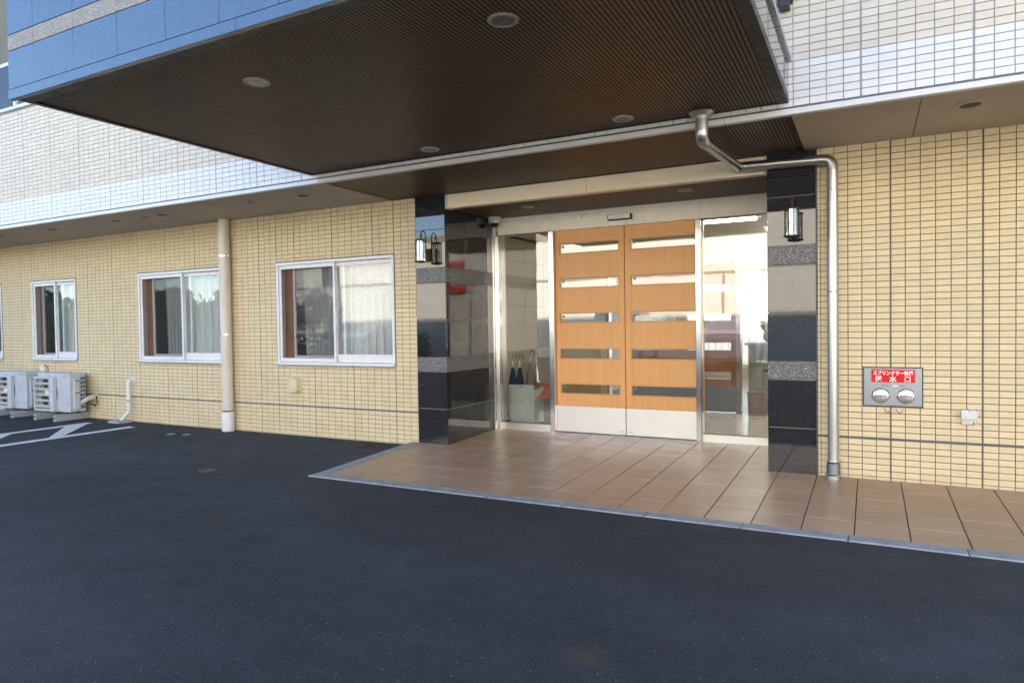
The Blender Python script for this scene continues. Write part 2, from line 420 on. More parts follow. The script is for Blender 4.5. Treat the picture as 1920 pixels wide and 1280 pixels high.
fl = bpy.data.objects.new('entrance_floor', None); col.objects.link(fl); ORI[fl.name] = (0,0,0)
tag(fl, 'brown stoneware tiled entrance floor with grey kerb edge', None, None, 'structure')
b = MB()
for (x0,x1,y0,y1) in ((.33,7.4,-1.55,0.0),(.68,3.912,0.0,1.13)):
    t = .007
    b.add([(x0,y0,-.05),(x1,y0,-.05),(x1,y1,-.05),(x0,y1,-.05),(x0,y0,fz(y0)-t+.001),(x1,y0,fz(y0)-t+.001),(x1,y1,fz(y1)-t+.001),(x0,y1,fz(y1)-t+.001)],
          [(4,5,6,7),(0,1,5,4),(1,2,6,5),(2,3,7,6),(3,0,4,7)])
b.build('grout_bed', 'floor_grout', fl)
PX = .2985; xs = [2.8+PX*k for k in range(-9, 16)]; xs = [.33]+[x for x in xs if .36 < x < 7.35]+[7.38]
ys = [-1.55+.3*k for k in range(0, 9)]+[1.12]
GJ = .0024
def floor_piece(x0, x1, y0, y1):
    c = .002; dz = random.uniform(-.0007, .0007)
    q = MB(); q.add([(x0,y0,fz(y0)-.008),(x1,y0,fz(y0)-.008),(x1,y1,fz(y1)-.008),(x0,y1,fz(y1)-.008),
           (x0+c,y0+c,fz(y0)+dz),(x1-c,y0+c,fz(y0)+dz),(x1-c,y1-c,fz(y1)+dz),(x0+c,y1-c,fz(y1)+dz)],
           [(4,5,6,7),(0,1,5,4),(1,2,6,5),(2,3,7,6),(3,0,4,7)])
    q.build('floor_tile', 'floor_tile', fl)
for i in range(len(xs)-1):
    for j in range(len(ys)-1):
        x0, x1, y0, y1 = xs[i]+GJ, xs[i+1]-GJ, ys[j]+GJ*.45, ys[j+1]-GJ*.45
        cuts = [(x0, x1, y0, y1)]
        if y0 > -0.004:
            if x1 < .7 or x0 > 3.9: continue
            cuts = [(max(x0, .684), min(x1, 3.906), y0, y1)]
        elif y1 > -.006:
            if x1 < .68 or x0 > 3.9: cuts = [(x0, x1, y0, -.008)]
            elif x0 < .68 or x1 > 3.912: cuts = [(x0, x1, y0, -.008), (max(x0, .684), min(x1, 3.906), -.006, y1)]
        for (x0, x1, y0, y1) in cuts: floor_piece(x0, x1, y0, y1)
# kerb stones
kx = [.29, .90, 1.5, 2.1, 2.72, 3.32, 3.95, 4.56, 5.16, 5.8, 6.4, 7.4]
for i in range(len(kx)-1):
    q = MB(); q.box(kx[i]+.002, kx[i+1]-.002, -1.672, -1.553, -.08, .008+random.uniform(-.001,.001), .006); q.build('kerb_stone', 'kerb', fl)
for y0, y1 in ((-1.55, -.95), (-.95, -.35), (-.35, -.01)):
    xk = lambda y: .213-.053*y
    a, b_ = y0+.002, y1-.002; zt = .0095+FS*(y0+1.55); zu = .0095+FS*(y1+1.55)
    q = MB(); q.add([(xk(a),a,-.08),(xk(a)+.118,a,-.08),(xk(b_)+.118,b_,-.08),(xk(b_),b_,-.08),(xk(a)+.004,a,zt),(xk(a)+.116,a,zt),(xk(b_)+.116,b_,zu),(xk(b_)+.004,b_,zu)],
        [(4,5,6,7),(0,1,5,4),(1,2,6,5),(2,3,7,6),(3,0,4,7)]); q.build('kerb_stone', 'kerb', fl)

# painted no-parking hatch
q = MB(); z = .004
q.poly([(-4.25,-6.5,z),(-4.10,-6.5,z),(-4.09,-.37,z),(-4.25,-.35,z)])
q.poly([(-5.22,-6.5,z),(-5.07,-6.5,z),(-5.07,-.35,z),(-5.22,-.35,z)])
for k in range(6):
    d = -.95*k
    q.poly([(-5.068,-.74+d,z),(-4.252,-1.38+d,z),(-4.252,-1.20+d,z),(-5.068,-.43+d,z)])
tag(q.build('parking_marking', 'road_paint'), 'white hatched no parking lines painted on the asphalt', None, None, 'structure')

# ------------------------------------------------------------------ the building
SX = .0
bd = thing('care_home_building', (0,0,0), 'large beige tiled building with overhanging upper floor, filling the picture', 'building')
SOF = 2.70; OV = -1.10
WINS = [(-1.8, 0.0, .864, 2.107), (-4.5, -2.7, .864, 2.107), (-7.2, -6.0, .864, 2.107), (-9.6, -8.1, .864, 2.107)]
# backing wall with openings
lw = MB()
edges = [-12.5]
for a, b_, z0, z1 in sorted(WINS):
    lw.box(edges[-1], a, .008, .22, -.1, SOF+.05); lw.box(a, b_, .008, .22, -.1, z0); lw.box(a, b_, .008, .22, z1, SOF+.05); edges.append(b_)
lw.box(edges[-1], .31, .008, .22, -.1, SOF+.05)
low = lw.build('lower_wall', 'mortar', bd)
lw = MB(); lw.box(4.285, 9.0, .008, .22, -.1, SOF+.05); lowr = lw.build('lower_wall', 'mortar', bd)
uw = MB(); uw.box(-12.5, 9.0, OV+.008, OV+.16, 2.74, 4.24)
upw = uw.build('upper_wall', 'pale_mortar', bd)

# --- wall tiles: the ones that show largest are pieces of their own
def project(p):
    d = Vector(p)-CAM; zc = d.dot(fwd)
    if zc < .1: return None
    return 960+1278*d.dot(r2)/zc, 640-1278*d.dot(u2)/zc
A_BOLD = {0, -3, -9, -15, -18, -21, -33, -39, -45, -51, -57, -60, -66, -72, -75, -81, -84, -90, -96, -102, -108, -114}
B_BOLD = {0, -6, -12, -18}
rows = [(TZ0+TH*k, TZ0+TH*(k+1)) for k in range(47)]
rows[-1] = (rows[-1][0], SOF+.01)
RB = .0495
rows_low = [(.354-RB*(k+1), .354-RB*k) for k in range(8)]
tiles = []                                                  # (x0,x1,z0,z1,yf,yb,mat,wall)
J, JB = .0019, .0050
def add_run(ix0, ix1, xo, bold, cut0, cut1):
    for (z0, z1) in rows+rows_low:
        for i in range(ix0, ix1):
            x0, x1 = xo+TW*i, xo+TW*(i+1)
            bs = B_BOLD if (xo == 0 and -18 <= i < 0 and z1 < .9) else bold
            a = x0 + (JB if i in bs else J); b_ = x1 - (JB if i+1 in bs else J)
            a, b_ = max(a, cut0), min(b_, cut1)
            if b_-a < .012: continue
            if z1 > .9 - .04 and xo == 0:
                hit = False
                for wx0, wx1, wz0, wz1 in WINS:
                    if b_ > wx0+.005 and a < wx1-.005 and z1 > wz0+.004 and z0 < wz1-.004:
                        if z0 < wz0-.012: tiles.append((a, b_, z0+.0019, wz0-.003, 0, .009, 'beige_tile', 0)); 
                        if z1 > wz1+.012: tiles.append((a, b_, wz1+.003, z1-.0019, 0, .009, 'beige_tile', 0))
                        hit = True; break
                if hit: continue
            zb = z0+.0019 if z0 > -.02 else z0
            tiles.append((a, b_, zb, z1-.0019, 0, .009, 'beige_tile', 0))
add_run(-125, 3, 0.0, A_BOLD, -12.5, .295)
add_run(-6, 42, 4.8226, set(range(-6, 48, 6)), 4.300, 9.0)
UP, UH = .102, .0503
ux0 = 4.628-UP*6*28
for k in range(29):
    z0, z1 = 2.755+UH*k, 2.755+UH*(k+1)
    for i in range(0, 210):
        a, b_ = ux0+UP*i, ux0+UP*(i+1)
        a += JB if i % 6 == 0 else J; b_ -= JB if (i+1) % 6 == 0 else J
        if a > 9: continue
        if b_ < -12.5: continue
        tiles.append((a, b_, z0+.0019, z1-.0019, OV, OV+.009, 'white_tile' if k < 6 else 'cream_tile', 1))
def area(t):
    a = project((t[0], t[4], t[2])); b_ = project((t[1], t[4], t[3])); c = project((t[0], t[4], t[3]))
    if not a or not b_: return 0
    if min(a[0], b_[0]) < 0 or max(a[0], b_[0]) > 1920 or min(a[1], b_[1]) < 0 or max(a[1], b_[1]) > 1280: return 0
    if t[7] == 1 and t[1] < 4.2: return 0
    if t[7] == 0 and t[0] < 5.05 and t[1] > 4.62 and .6 < t[3] < .95: return 0
    return abs((b_[0]-c[0])*(a[1]-c[1]))
order = sorted(range(len(tiles)), key=lambda i: -area(tiles[i]))
single = set(order[:298])
cache = {}
rest = {}
for i, t in enumerate(tiles):
    if i in single:
        wd, ht = round(t[1]-t[0], 3), round(t[3]-t[2], 3); key = (wd, ht, t[6])
        if key not in cache:
            me = bpy.data.meshes.new('wall_tile'); q = MB(); q.tile_y(-wd/2, wd/2, -ht/2, ht/2, -.009, 0)
            me.from_pydata(q.v, [], q.f); me.update(); me.materials.append(M[t[6]]); cache[key] = me
        ob = bpy.data.objects.new('wall_tile', cache[key]); col.objects.link(ob)
        ob.location = ((t[0]+t[1])/2, t[5]+random.uniform(-.0006,.0006), (t[2]+t[3])/2); ob.parent = upw if t[7] else (lowr if t[0] > 2 else low)
    else:
        q = rest.setdefault((t[6], t[7] if t[7] else (2 if t[0] > 2 else 0)), MB()); dy = random.uniform(-.0006, .0006)
        q.tile_y(t[0], t[1], t[2], t[3], t[4]+dy, t[5]+dy)
for (mat, wl), q in rest.items():
    tag(q.build('tile_field', mat, (low, upw, lowr)[wl]), kind='stuff')
# wide sealant joint
for x0, x1 in ((-12.5, .298), (4.297, 9.0)):
    q = MB(); q.box(x0, x1, .003, .012, .3545, .3675); q.build('movement_joint', 'sealant', bd)
# flashing at the foot of the upper wall, in lengths
fx = [-12.5, -7.2, -3.62, -.03, 3.77, 6.2, 9.0]
for i in range(len(fx)-1):
    q = MB(); q.box(fx[i]+.0015, fx[i+1]-.0015, OV-.022, OV+.03, SOF-.002, 2.738, .004); q.build('flashing', 'flashing', bd)
q = MB(); q.box(-12.5, 9.0, OV+.004, OV+.1, 2.736, 2.756); q.build('shadow_joint', 'sealant', bd)
# coping of the parapet
q = MB(); q.box(-12.5, 9.0, OV-.03, OV+.22, 4.24, 4.285, .006); q.build('coping', 'flashing', bd)
# soffits
def panel(x0, x1, name='soffit_panel', mat='tan_soffit', z=SOF, y0=OV+.03, y1=.004):
    q = MB(); q.box(x0+.002, x1-.002, y0, y1, z, z+.02, .002); q.build(name, mat, bd)
for x0, x1 in ((-12.5,-9.12),(-9.12,-7.3),(-7.3,-5.48),(-5.48,-3.66),(-3.66,-1.84),(-1.84,-.002),(4.202,4.97),(4.97,6.79),(6.79,9.0)): panel(x0, x1)
q = MB(); q.box(-12.5, 9, OV+.03, .2, SOF+.021, SOF+.06); q.build('soffit_backing', 'rib_gap_shade', bd)
def ribs(x0, x1, y0, y1, z, pitch, parent, name, wdt=.62, dep=.0022):
    q = MB(); n = int(round((x1-x0)/pitch)); p = (x1-x0)/n
    for k in range(n):
        a = x0+p*k; b_ = a+p*wdt
        q.box(a, b_, y0, y1, z, z+dep)
    o = q.build(name, 'bronze_rib', parent); tag(o, kind='stuff')
    q = MB(); q.box(x0, x1, y0, y1, z+dep, z+dep+.006); q.build('soffit_tray', 'rib_gap_shade', parent)  # shallow backing, its dark colour painted as shade of the grooves
ribs(.03, 4.17, OV+.05, -.012, SOF+.002, .0252, bd, 'soffit_ribs')
q = MB(); q.box(0.0, .03, OV+.03, .0, SOF-.002, SOF+.014); q.box(4.17, 4.20, OV+.03, .0, SOF-.002, SOF+.014); q.box(.03, 4.17, OV+.03, OV+.05, SOF-.002, SOF+.014); q.box(.03, 4.17, -.012, -.001, SOF-.002, SOF+.014)
q.build('soffit_trim', 'black_metal', bd)
# recess behind the columns: beam, ceiling
q = MB(); q.box(.70, 2.2845, .02, .12, 2.553, SOF, .003); q.build('beam_cladding', 'cream_metal', bd)
q = MB(); q.box(2.2875, 3.892, .02, .12, 2.553, SOF, .003); q.build('beam_cladding', 'cream_metal', bd)
q = MB(); q.box(.681, .699, .012, .12, 2.548, SOF); q.box(3.893, 3.909, .012, .12, 2.548, SOF); q.build('beam_end_trim', 'flashing', bd)
ribs(.69, 3.90, .125, 1.09, 2.578, .0252, bd, 'recess_ceiling_ribs')
q = MB(); q.box(.68, 3.912, .12, 1.3, 2.60, 2.7); q.build('recess_ceiling_backing', 'rib_gap_shade', bd)
q = MB(); q.box(3.915, 4.29, .05, 1.5, -.05, 2.72); q.build('recess_side_wall', 'black_granite', bd)
# downlights
def downlight(x, y, z, r, parent, big=True, mat='grille_dark'):
    q = MB(); q.lathe([(r, 0), (r, -.006), (r*.93, -.010), (r*.74, -.009), (r*.72, -.002)], (x, y, z), 'z', 28); d = q.build('downlight', 'lens_grey', parent, True)
    q = MB(); q.lathe([(r*.72, 0), (r*.70, -.0075), (r*.3, -.0085), (.004, -.0085)], (x, y, z), 'z', 24); q.build('lens', mat, d)
for x, r in ((-.6, .088), (-1.385, .05), (-2.89, .088), (-3.21, .05), (-3.8, .05), (-6.52, .05), (-5.2, .088), (5.26, .088), (7.0, .088)): downlight(x, -.75, SOF, r, bd)
for x in (1.42, 3.11): downlight(x, .5, 2.578, .07, bd, mat='lens_glass')
# upper storeys set back above the balcony, roof and shell
q = MB(); q.box(-12.5, 9.0, OV+.16, .5, 4.0, 4.1); q.build('balcony_slab', 'tan_soffit', bd)
q = MB(); q.box(-12.5, 9.0, .5, .7, 4.0, 13.4); upb = q.build('set_back_wall', 'olive_render', bd)
for zz in (4.75, 7.9, 11.0):
    for k in range(1, 7):
        x0 = -13.45+3.35*k
        wn = MB(); wn.box(x0, x0+1.7, .44, .5, zz, zz+1.25, .008); wo = wn.build('window', 'white_frame', bd)
        for h in (0, 1):
            q = MB(); q.box(x0+.06+.81*h, x0+.83+.81*h, .432, .439, zz+.07, zz+1.18); q.build('pane', 'car_glass', wo)
q = MB()
q.box(-12.7, 9.2, .3, 10.2, 13.4, 13.6); q.box(-12.7, -12.5, OV, 10.2, -.1, 13.4); q.box(9.0, 9.2, OV, 10.2, -.1, 13.4)
q.box(-12.5, 9.0, .22, 10, 2.76, 3.0)
q.box(-12.5, .9, 10.0, 10.2, -.1, 13.4); q.box(6.1, 9.0, 10.0, 10.2, -.1, 13.4); q.box(.9, 6.1, 10.0, 10.2, 2.45, 13.4); q.box(.9, 6.1, 10.0, 10.2, -.1, .45)
q.build('shell', 'room_wall', bd)
# rooms
q = MB(); q.box(-12.5, .25, .22, 10.0, -.05, .06); q.build('room_floor', 'inner_floor', bd)
q = MB(); q.box(-12.5, .25, 3.6, 3.75, .06, 2.76); q.box(-5.4, -5.3, .22, 3.6, .06, 2.76); q.box(-2.25, -2.15, .22, 3.6, .06, 2.76); q.box(-7.8, -7.7, .22, 3.6, .06, 2.76); q.box(.15, .3, .22, 10, .06, 2.76)
q.build('room_partition', 'room_wall', bd)

# --- windows
def window(x0, x1, z0, z1):
    fr = MB(); t = .035
    fr.box(x0, x1, -.016, .12, z1-t, z1-.002, .003); fr.box(x0, x1, -.03, .12, z0-.002, z0+.03, .003)
    fr.box(x0, x0+t, -.012, .12, z0+.03, z1-t, .003); fr.box(x1-t, x1, -.012, .12, z0+.03, z1-t, .003)
    wo = fr.build('window', 'white_frame', bd)
    q = MB(); q.box(x0-.004, x1+.004, -.006, .01, z1-.001, z1+.012); q.box(x0-.012, x0-.001, -.003, .01, z0, z1); q.box(x1+.001, x1+.012, -.003, .01, z0, z1); q.build('seal', 'sealant', wo)
    q = MB(); q.box(x0-.006, x1+.006, -.045, .0, z0-.014, z0-.003, .003); q.build('sill', 'grey_frame', wo)
    xm = (x0+x1)/2
    def sash(a, b_, y, bot, nm='sash', mat='white_frame', st=.032):
        s = MB(); za, zb = z0+.032, z1-t-.002
        s.box(a, a+st, y, y+.026, za, zb, .003); s.box(b_-st, b_, y, y+.026, za, zb, .003)
        s.box(a+st, b_-st, y+.001, y+.025, zb-.045, zb, .003); s.box(a+st, b_-st, y+.001, y+.025, za, za+bot, .003)
        o = s.build(nm, mat, wo); return o, (a+st-.003, b_-st+.003, za+bot-.003, zb-.042)
    o, (a, b_, c, d) = sash(x0+t+.001, xm+.03, .006, .045, 'screen_frame')
    q = MB(); q.quad((a,.018,c),(b_,.018,c),(b_,.018,d),(a,.018,d)); q.build('insect_screen', 'insect_screen', wo)
    o, (a, b_, c, d) = sash(x0+t+.001+.16*(x1-x0)/1.8, xm+.12, .074, .075)
    q = MB(); q.box(a, b_, .085, .089, c, d); q.build('pane', 'window_glass', wo)
    o, (a, b_, c, d) = sash(xm-.005, x1-t-.001, .038, .095)
    q = MB(); q.box(a, b_, .049, .053, c, d); q.build('pane', 'window_glass', wo)
    q = MB(); q.box(x0+t+.002, x0+t+.15, .10, .105, z0+.03, z1-t); q.build('jamb_lining', 'wood_inner', wo)
    return wo
for wdef in WINS: window(*wdef)

# --- curtains
def curtain(x0, x1, z0, z1, y, label, folds, mat, group=None, gather=None, amp=.028):
    q = MB(); nx = int(folds*8); nz = 10; V = []; F = []
    ph = [random.uniform(-.6, .6) for _ in range(nx+1)]
    for j in range(nz+1):
        tz = j/nz; z = z1+(z0-z1)*tz
        for i in range(nx+1):
            t = i/nx; x = x0+(x1-x0)*t
            if gather:
                k = math.exp(-((tz-gather[1])/.25)**2)*gather[2]; x = x*(1-k)+gather[0]*k
            a = amp*(.5+.5*tz)
            V.append((x+.010*math.sin(3.1*i+tz*2), y+a*math.sin(t*folds*2*math.pi+ph[i]*.4+tz*.5)+.01*math.sin(t*7), z))
    for j in range(nz):
        for i in range(nx): F.append((j*(nx+1)+i, j*(nx+1)+i+1, (j+1)*(nx+1)+i+1, (j+1)*(nx+1)+i))
    q.add(V, F); o = q.build('curtain', mat, None, True); tag(o, label, 'curtain', group); return o
curtain(-1.52, -.05, .95, 2.06, .17, 'patterned lace curtain behind the window nearest the black column', 13, 'lace_curtain')
curtain(-4.15, -2.75, .95, 2.06, .17, 'white curtain behind the window beside the cream drain pipe', 10, 'lace_curtain')
curtain(-6.72, -6.05, .95, 2.06, .17, 'narrow white curtain behind the small window above the air conditioners', 5, 'lace_curtain')

# ------------------------------------------------------------------ entrance canopy
CX0, CX1, CY0, CZ = -.14, 4.192, -3.72, 2.785
cn = thing('entrance_canopy', (2.0, -2.4, CZ), 'flat entrance canopy with blue grey granite fascia and ribbed brown underside', 'canopy')
q = MB(); q.box(CX0+.02, CX1-.012, CY0+.155, OV-.002, CZ+.03, 3.06); q.build('slab', 'rib_gap_shade', cn)
ribs(CX0+.05, CX1-.075, CY0+.11, OV-.02, CZ+.006, .0252, cn, 'soffit_ribs')
q = MB(); q.box(CX0+.003, CX0+.05, CY0+.1105, OV-.003, CZ-.004, CZ+.04, .003); q.box(CX1-.075, CX1, CY0+.1105, OV-.003, CZ-.004, CZ+.04, .003); q.box(CX0+.003, CX1, CY0+.012, CY0+.11, CZ-.006, CZ+.04, .003)
q.box(CX0+.05, CX1-.075, OV-.02, OV-.003, CZ-.002, CZ+.03)
q.build('rim', 'black_metal', cn)
# front fascia granite panels, three courses and a bottom strip
jx = [CX0-.03, .118] + [.118+.415*k for k in range(1, 11)]; jx = [x for x in jx if x < CX1-.05]+[CX1]
for i in range(len(jx)-1):
    for z0, z1, mt in ((2.842, 3.079, 'fascia_granite'), (3.083, 3.180, 'fascia_band'), (3.184, 3.62, 'fascia_granite'), (3.624, 3.95, 'fascia_granite')):
        q = MB(); q.box(jx[i]+.0015, jx[i+1]-.0015, CY0, CY0+.03, z0, z1, .0015); q.build('fascia_panel', mt, cn)
bx = [CX0-.03, .30, 1.9, 3.5, CX1]
for i in range(len(bx)-1):
    q = MB(); q.box(bx[i]+.001, bx[i+1]-.001, CY0-.004, CY0+.03, CZ-.008, 2.838, .002); q.build('fascia_strip', 'fascia_granite', cn)
q = MB(); q.box(CX0-.02, CX1-.005, CY0+.03, CY0+.15, CZ+.041, 3.94); q.build('fascia_core', 'sealant', cn)
for z0, z1 in ((CZ+.042, 3.05),):
    q = MB(); q.box(CX1-.012, CX1, CY0+.16, OV-.006, z0, z1); q.build('side_panel', 'black_granite', cn)
    q = MB(); q.box(CX0-.0, CX0+.012, CY0+.16, OV-.006, z0, z1); q.build('side_panel', 'black_granite', cn)
q = MB(); q.box(CX1-.06, CX1+.02, CY0+.16, OV-.006, 3.052, 3.085, .004); q.build('side_coping', 'grey_frame', cn)
q = MB(); q.box(CX0-.02, CX0+.06, CY0+.16, OV-.006, 3.052, 3.085, .004); q.build('side_coping', 'grey_frame', cn)
q = MB(); q.box(4.14, 4.205, OV-.10, OV-.004, 3.395, 3.75, .004); q.tube([(4.172, OV-.06, 3.62), (4.172, -2.4, 4.35)], .02, 10); q.box(4.125, 4.22, OV-.014, OV-.002, 3.44, 3.80); q.build('tie_bracket', 'black_metal', cn)
for x in (1.405, 3.095):
    for y in (-3.15, -1.32): downlight(x, y, CZ+.006, .078, cn, mat='lens_glass')

# ------------------------------------------------------------------ granite columns
COURSES = [(0.0, .409, 'black_granite'), (.413, .811, 'black_granite'), (.811, .970, 'grey_granite'), (.970, 1.372, 'black_granite'), (1.375, 1.775, 'black_granite'),
           (1.775, 1.930, 'grey_granite'), (1.930, 2.336, 'black_granite'), (2.339, SOF-.001, 'black_granite')]
def column(x0, x1, label, side, ysides):
    t = thing('granite_column', ((x0+x1)/2, .1, .03), label, 'column')
    q = MB(); q.box(x0+.012, x1-.012, .012, ysides[-1]-.002, -.02, SOF-.002); q.build('core', 'lens_grey', t)
    for z0, z1, mt in COURSES:
        pr_ = .004 if mt == 'grey_granite' else 0
        q = MB(); q.box(x0, x1, -.006+pr_, .012, z0+.0015, z1-.0015, .0012); q.build('front_slab', mt, t)
        for i in range(len(ysides)-1):
            q = MB(); q.box(side+(-.012 if side > 2 else 0)-(.012 if side < 2 else -.012), side-(pr_*.6 if side < 2 else -pr_*.6), ysides[i]+.0015+(.012 if i == 0 else 0), ysides[i+1]-.0015, z0+.0015, min(z1-.0015, 2.574), .001)
            if z0 < 2.57: q.build('side_slab', mt, t)
    return t
column(.302, .680, 'black polished granite column left of the doors, banded with grey stone', .680, [0, .405, .81, .965])
column(3.912, 4.288, 'black polished granite column right of the doors, banded with grey stone', 3.912, [0, .405, .81, 1.1])
q = MB(); q.box(4.2885, 4.2985, .001, .012, .03, SOF); q.build('column_seal', 'sealant', bd)

# ------------------------------------------------------------------ entrance doors
DY = 1.11; DZ = .058
en = thing('sliding_entrance', (2.28, DY, DZ), 'pair of orange wood sliding entrance doors with glass strips between steel framed sidelights', 'door')
q = MB(); q.box(.662, .722, .967, 1.06, DZ-.01, 2.577, .004); q.build('corner_post', 'steel', en)
q = MB(); q.box(.722, .745, 1.05, 1.14, DZ-.01, 2.37, .003); q.build('jamb', 'steel', en)
q = MB(); q.box(1.395, 1.457, DY-.045, DY+.10, DZ-.01, 2.377, .004); q.build('post', 'steel', en)
q = MB(); q.box(3.072, 3.128, DY-.045, DY+.10, DZ-.01, 2.377, .004); q.build('post', 'steel', en)
q = MB(); q.box(.722, 3.91, DY-.03, DY+.16, 2.379, 2.577, .004); tr_ = q.build('transom', 'transom_metal', en)
for xx in (1.42, 3.12):
    q = MB(); q.box(xx-.0008, xx+.0008, DY-.0306, DY-.03, 2.381, 2.575); q.build('seam', 'dark_gasket', tr_)
q = MB(); q.box(.722, 3.91, DY-.034, DY-.026, 2.570, 2.579); q.build('transom_edge', 'flashing', en)
q = MB(); q.box(2.13, 2.40, DY-.085, DY-.03, 2.432, 2.498, .006); sn = q.build('door_sensor', 'black_plastic', en)
q = MB(); q.box(2.14, 2.385, DY-.087, DY-.0853, 2.445, 2.494); q.build('sensor_cover', 'white_paint', sn)
q = MB(); q.box(1.80, 1.815, DY-.034, DY-.029, 2.50, 2.53, .002); q.build('screw_plate', 'steel_plate', en)
for x0, x1 in ((.745, 1.395), (3.128, 3.91)):
    q = MB(); q.box(x0, x1, DY-.02, DY+.05, DZ-.01, .142, .004); q.build('bottom_rail', 'steel_kick', en)
    q = MB(); q.box(x0, x1, DY+.008, DY+.016, .142, 2.379); q.build('sidelight_pane', 'door_glass', en)
    q = MB(); q.box(x0, x1, DY+.000, DY+.006, .142, .147); q.build('gasket', 'dark_gasket', en)
    q = MB(); q.box(x0, x1, DY+.0, DY+.006, 2.373, 2.379); q.build('gasket', 'dark_gasket', en)
q = MB(); q.box(.78, .81, DY+.004, DY+.0075, .20, .23); q.build('sticker', 'teal_plastic', en)
STR = [(2.121, 2.223), (1.726, 1.824), (1.327, 1.423), (.916, 1.020), (.515, .614)]
def leaf(x0, x1, sx0, sx1, y):
    ztop, kz, zb = 2.385, .365, .068
    q = MB(); zz = [kz]+[v for a, b_ in reversed(STR) for v in (a, b_)]+[ztop]
    q.box(x0, sx0, y, y+.04, kz, ztop, .002)
    if sx1 < x1: q.box(sx1, x1, y, y+.04, kz, ztop, .002)
    for i in range(0, len(zz), 2): q.box(sx0, sx1, y, y+.04, zz[i], zz[i+1])
    lf = q.build('door_leaf', 'wood_door', en)
    q = MB(); q.box(x0, x1, y-.0015, y+.04, zb, kz-.001, .001); kp = q.build('kick_plate', 'steel_kick', lf)
    for a, b_ in STR:
        q = MB(); t = .013; pr_ = .004
        q.box(sx0-t, sx1+t, y-pr_, y+.010, b_, b_+t, .0015); q.box(sx0-t, sx1+t, y-pr_, y+.010, a-t, a, .0015)
        q.box(sx0-t, sx0, y-pr_, y+.010, a, b_, .0015); q.box(sx1, sx1+t, y-pr_, y+.010, a, b_, .0015)
        q.build('strip_bead', 'wood_bead', lf)
        q = MB(); q.box(sx0, sx1, y+.017, y+.022, a, b_); q.build('strip_pane', 'door_glass', lf)
        q = MB(); q.box(sx0+.018, sx0+.046, y+.0152, y+.0168, b_-.042, b_-.014); q.build('sticker', 'teal_plastic', lf)
    for k in (-1, 1):
        q = MB(); q.lathe([(.007, 0), (.007, -.003), (.004, -.004)], ((x1-.05 if x0 < 2 else x0+.05)+k*.011, y-.0016, .105), 'y', 12); q.build('screw', 'grey_frame', lf)
leaf(1.458, 2.2830, 1.513, 2.216, DY+.02)
leaf(2.2910, 3.14, 2.363, 3.085, DY+.02)
q = MB(); q.box(2.2832, 2.2908, DY+.03, DY+.05, .068, 2.38); q.build('meeting_seal', 'dark_red', en)
q = MB(); q.box(1.455, 3.08, DY-.02, DY+.09, DZ-.015, DZ+.003); q.build('threshold', 'steel_plate', en)

# ------------------------------------------------------------------ vestibule and lobby behind the doors
q = MB(); q.box(.3, 8.9, 1.13, 10.0, -.05, .055); q.build('lobby_floor', 'inner_floor', bd)
vw = MB(); vw.box(.30, .446, 1.15, 3.6, .055, 2.5); vwo = vw.build('vestibule_wall', 'floor_grout', bd)
yy = [1.16, 1.75, 2.35, 2.95, 3.55]; zz = [.06, .36, .66, .96, 1.26, 1.56, 1.86, 2.16, 2.46]
for i in range(4):
    for j in range(8):
        q = MB(); q.box(.444, .456, yy[i]+.0015, yy[i+1]-.0015, zz[j]+.0015, zz[j+1]-.0015, .001); q.build('stone_slab', 'vest_tile', vwo)
q = MB(); q.box(.45, 4.8, 1.27, 3.6, 2.50, 2.56); q.build('vestibule_ceiling', 'wall_white', bd)
q = MB(); q.box(4.6, 4.75, 1.14, 3.6, .055, 2.5); q.box(.3, 1.2, 3.55, 3.66, .055, 2.5); q.box(3.95, 4.75, 3.55, 3.66, .055, 2.5); q.box(1.2, 3.95, 3.55, 3.66, 2.16, 2.5)
q.build('vestibule_partition', 'wall_white', bd)
q = MB(); q.box(.3, 8.9, 3.6, 10.0, 2.62, 2.7); q.build('lobby_ceiling', 'wall_white', bd)
q = MB(); q.box(8.0, 8.1, 3.6, 10, .055, 2.62); q.box(4.75, 8.1, 3.5, 3.6, .055, 2.62); q.box(.3, .4, 3.66, 10, .055, 2.62); q.build('lobby_wall', 'wall_white', bd)
iv = thing('inner_sliding_door', (2.2, 3.56, .055), 'inner orange wood sliding door with glass strips behind the right hand sidelight', 'door')
def ileaf(x0, x1, y):
    q = MB(); zz2 = [.42]+[v for a, b_ in reversed(STR) for v in (a, b_)]+[2.16]
    if zz2[-1] < zz2[-2]: zz2 = zz2[:-2]
    q.box(x0, x0+.07, y, y+.035, .42, 2.155); q.box(x1-.07, x1, y, y+.035, .42, 2.155)
    for i in range(0, len(zz2)-1, 2): q.box(x0+.07, x1-.07, y+.0005, y+.0345, zz2[i], zz2[i+1])
    lf = q.build('door_leaf', 'wood_inner', iv)
    q = MB(); q.box(x0, x1, y-.001, y+.035, .065, .419); q.build('kick_plate', 'steel_plate', lf)
    for a, b_ in STR[1:]:
        q = MB(); q.box(x0+.07, x1-.07, y+.014, y+.018, a, b_); q.build('strip_pane', 'door_glass', lf)
ileaf(1.56, 2.309, 3.57); ileaf(2.311, 3.06, 3.57)
q = MB(); q.box(3.06, 3.125, 3.52, 3.64, .055, 2.16, .003); q.box(1.2, 1.25, 3.52, 3.64, .055, 2.16, .003); q.build('post', 'steel', iv)
q = MB(); q.box(3.125, 3.95, 3.575, 3.583, .055, 2.16); q.build('side_pane', 'door_glass', iv)
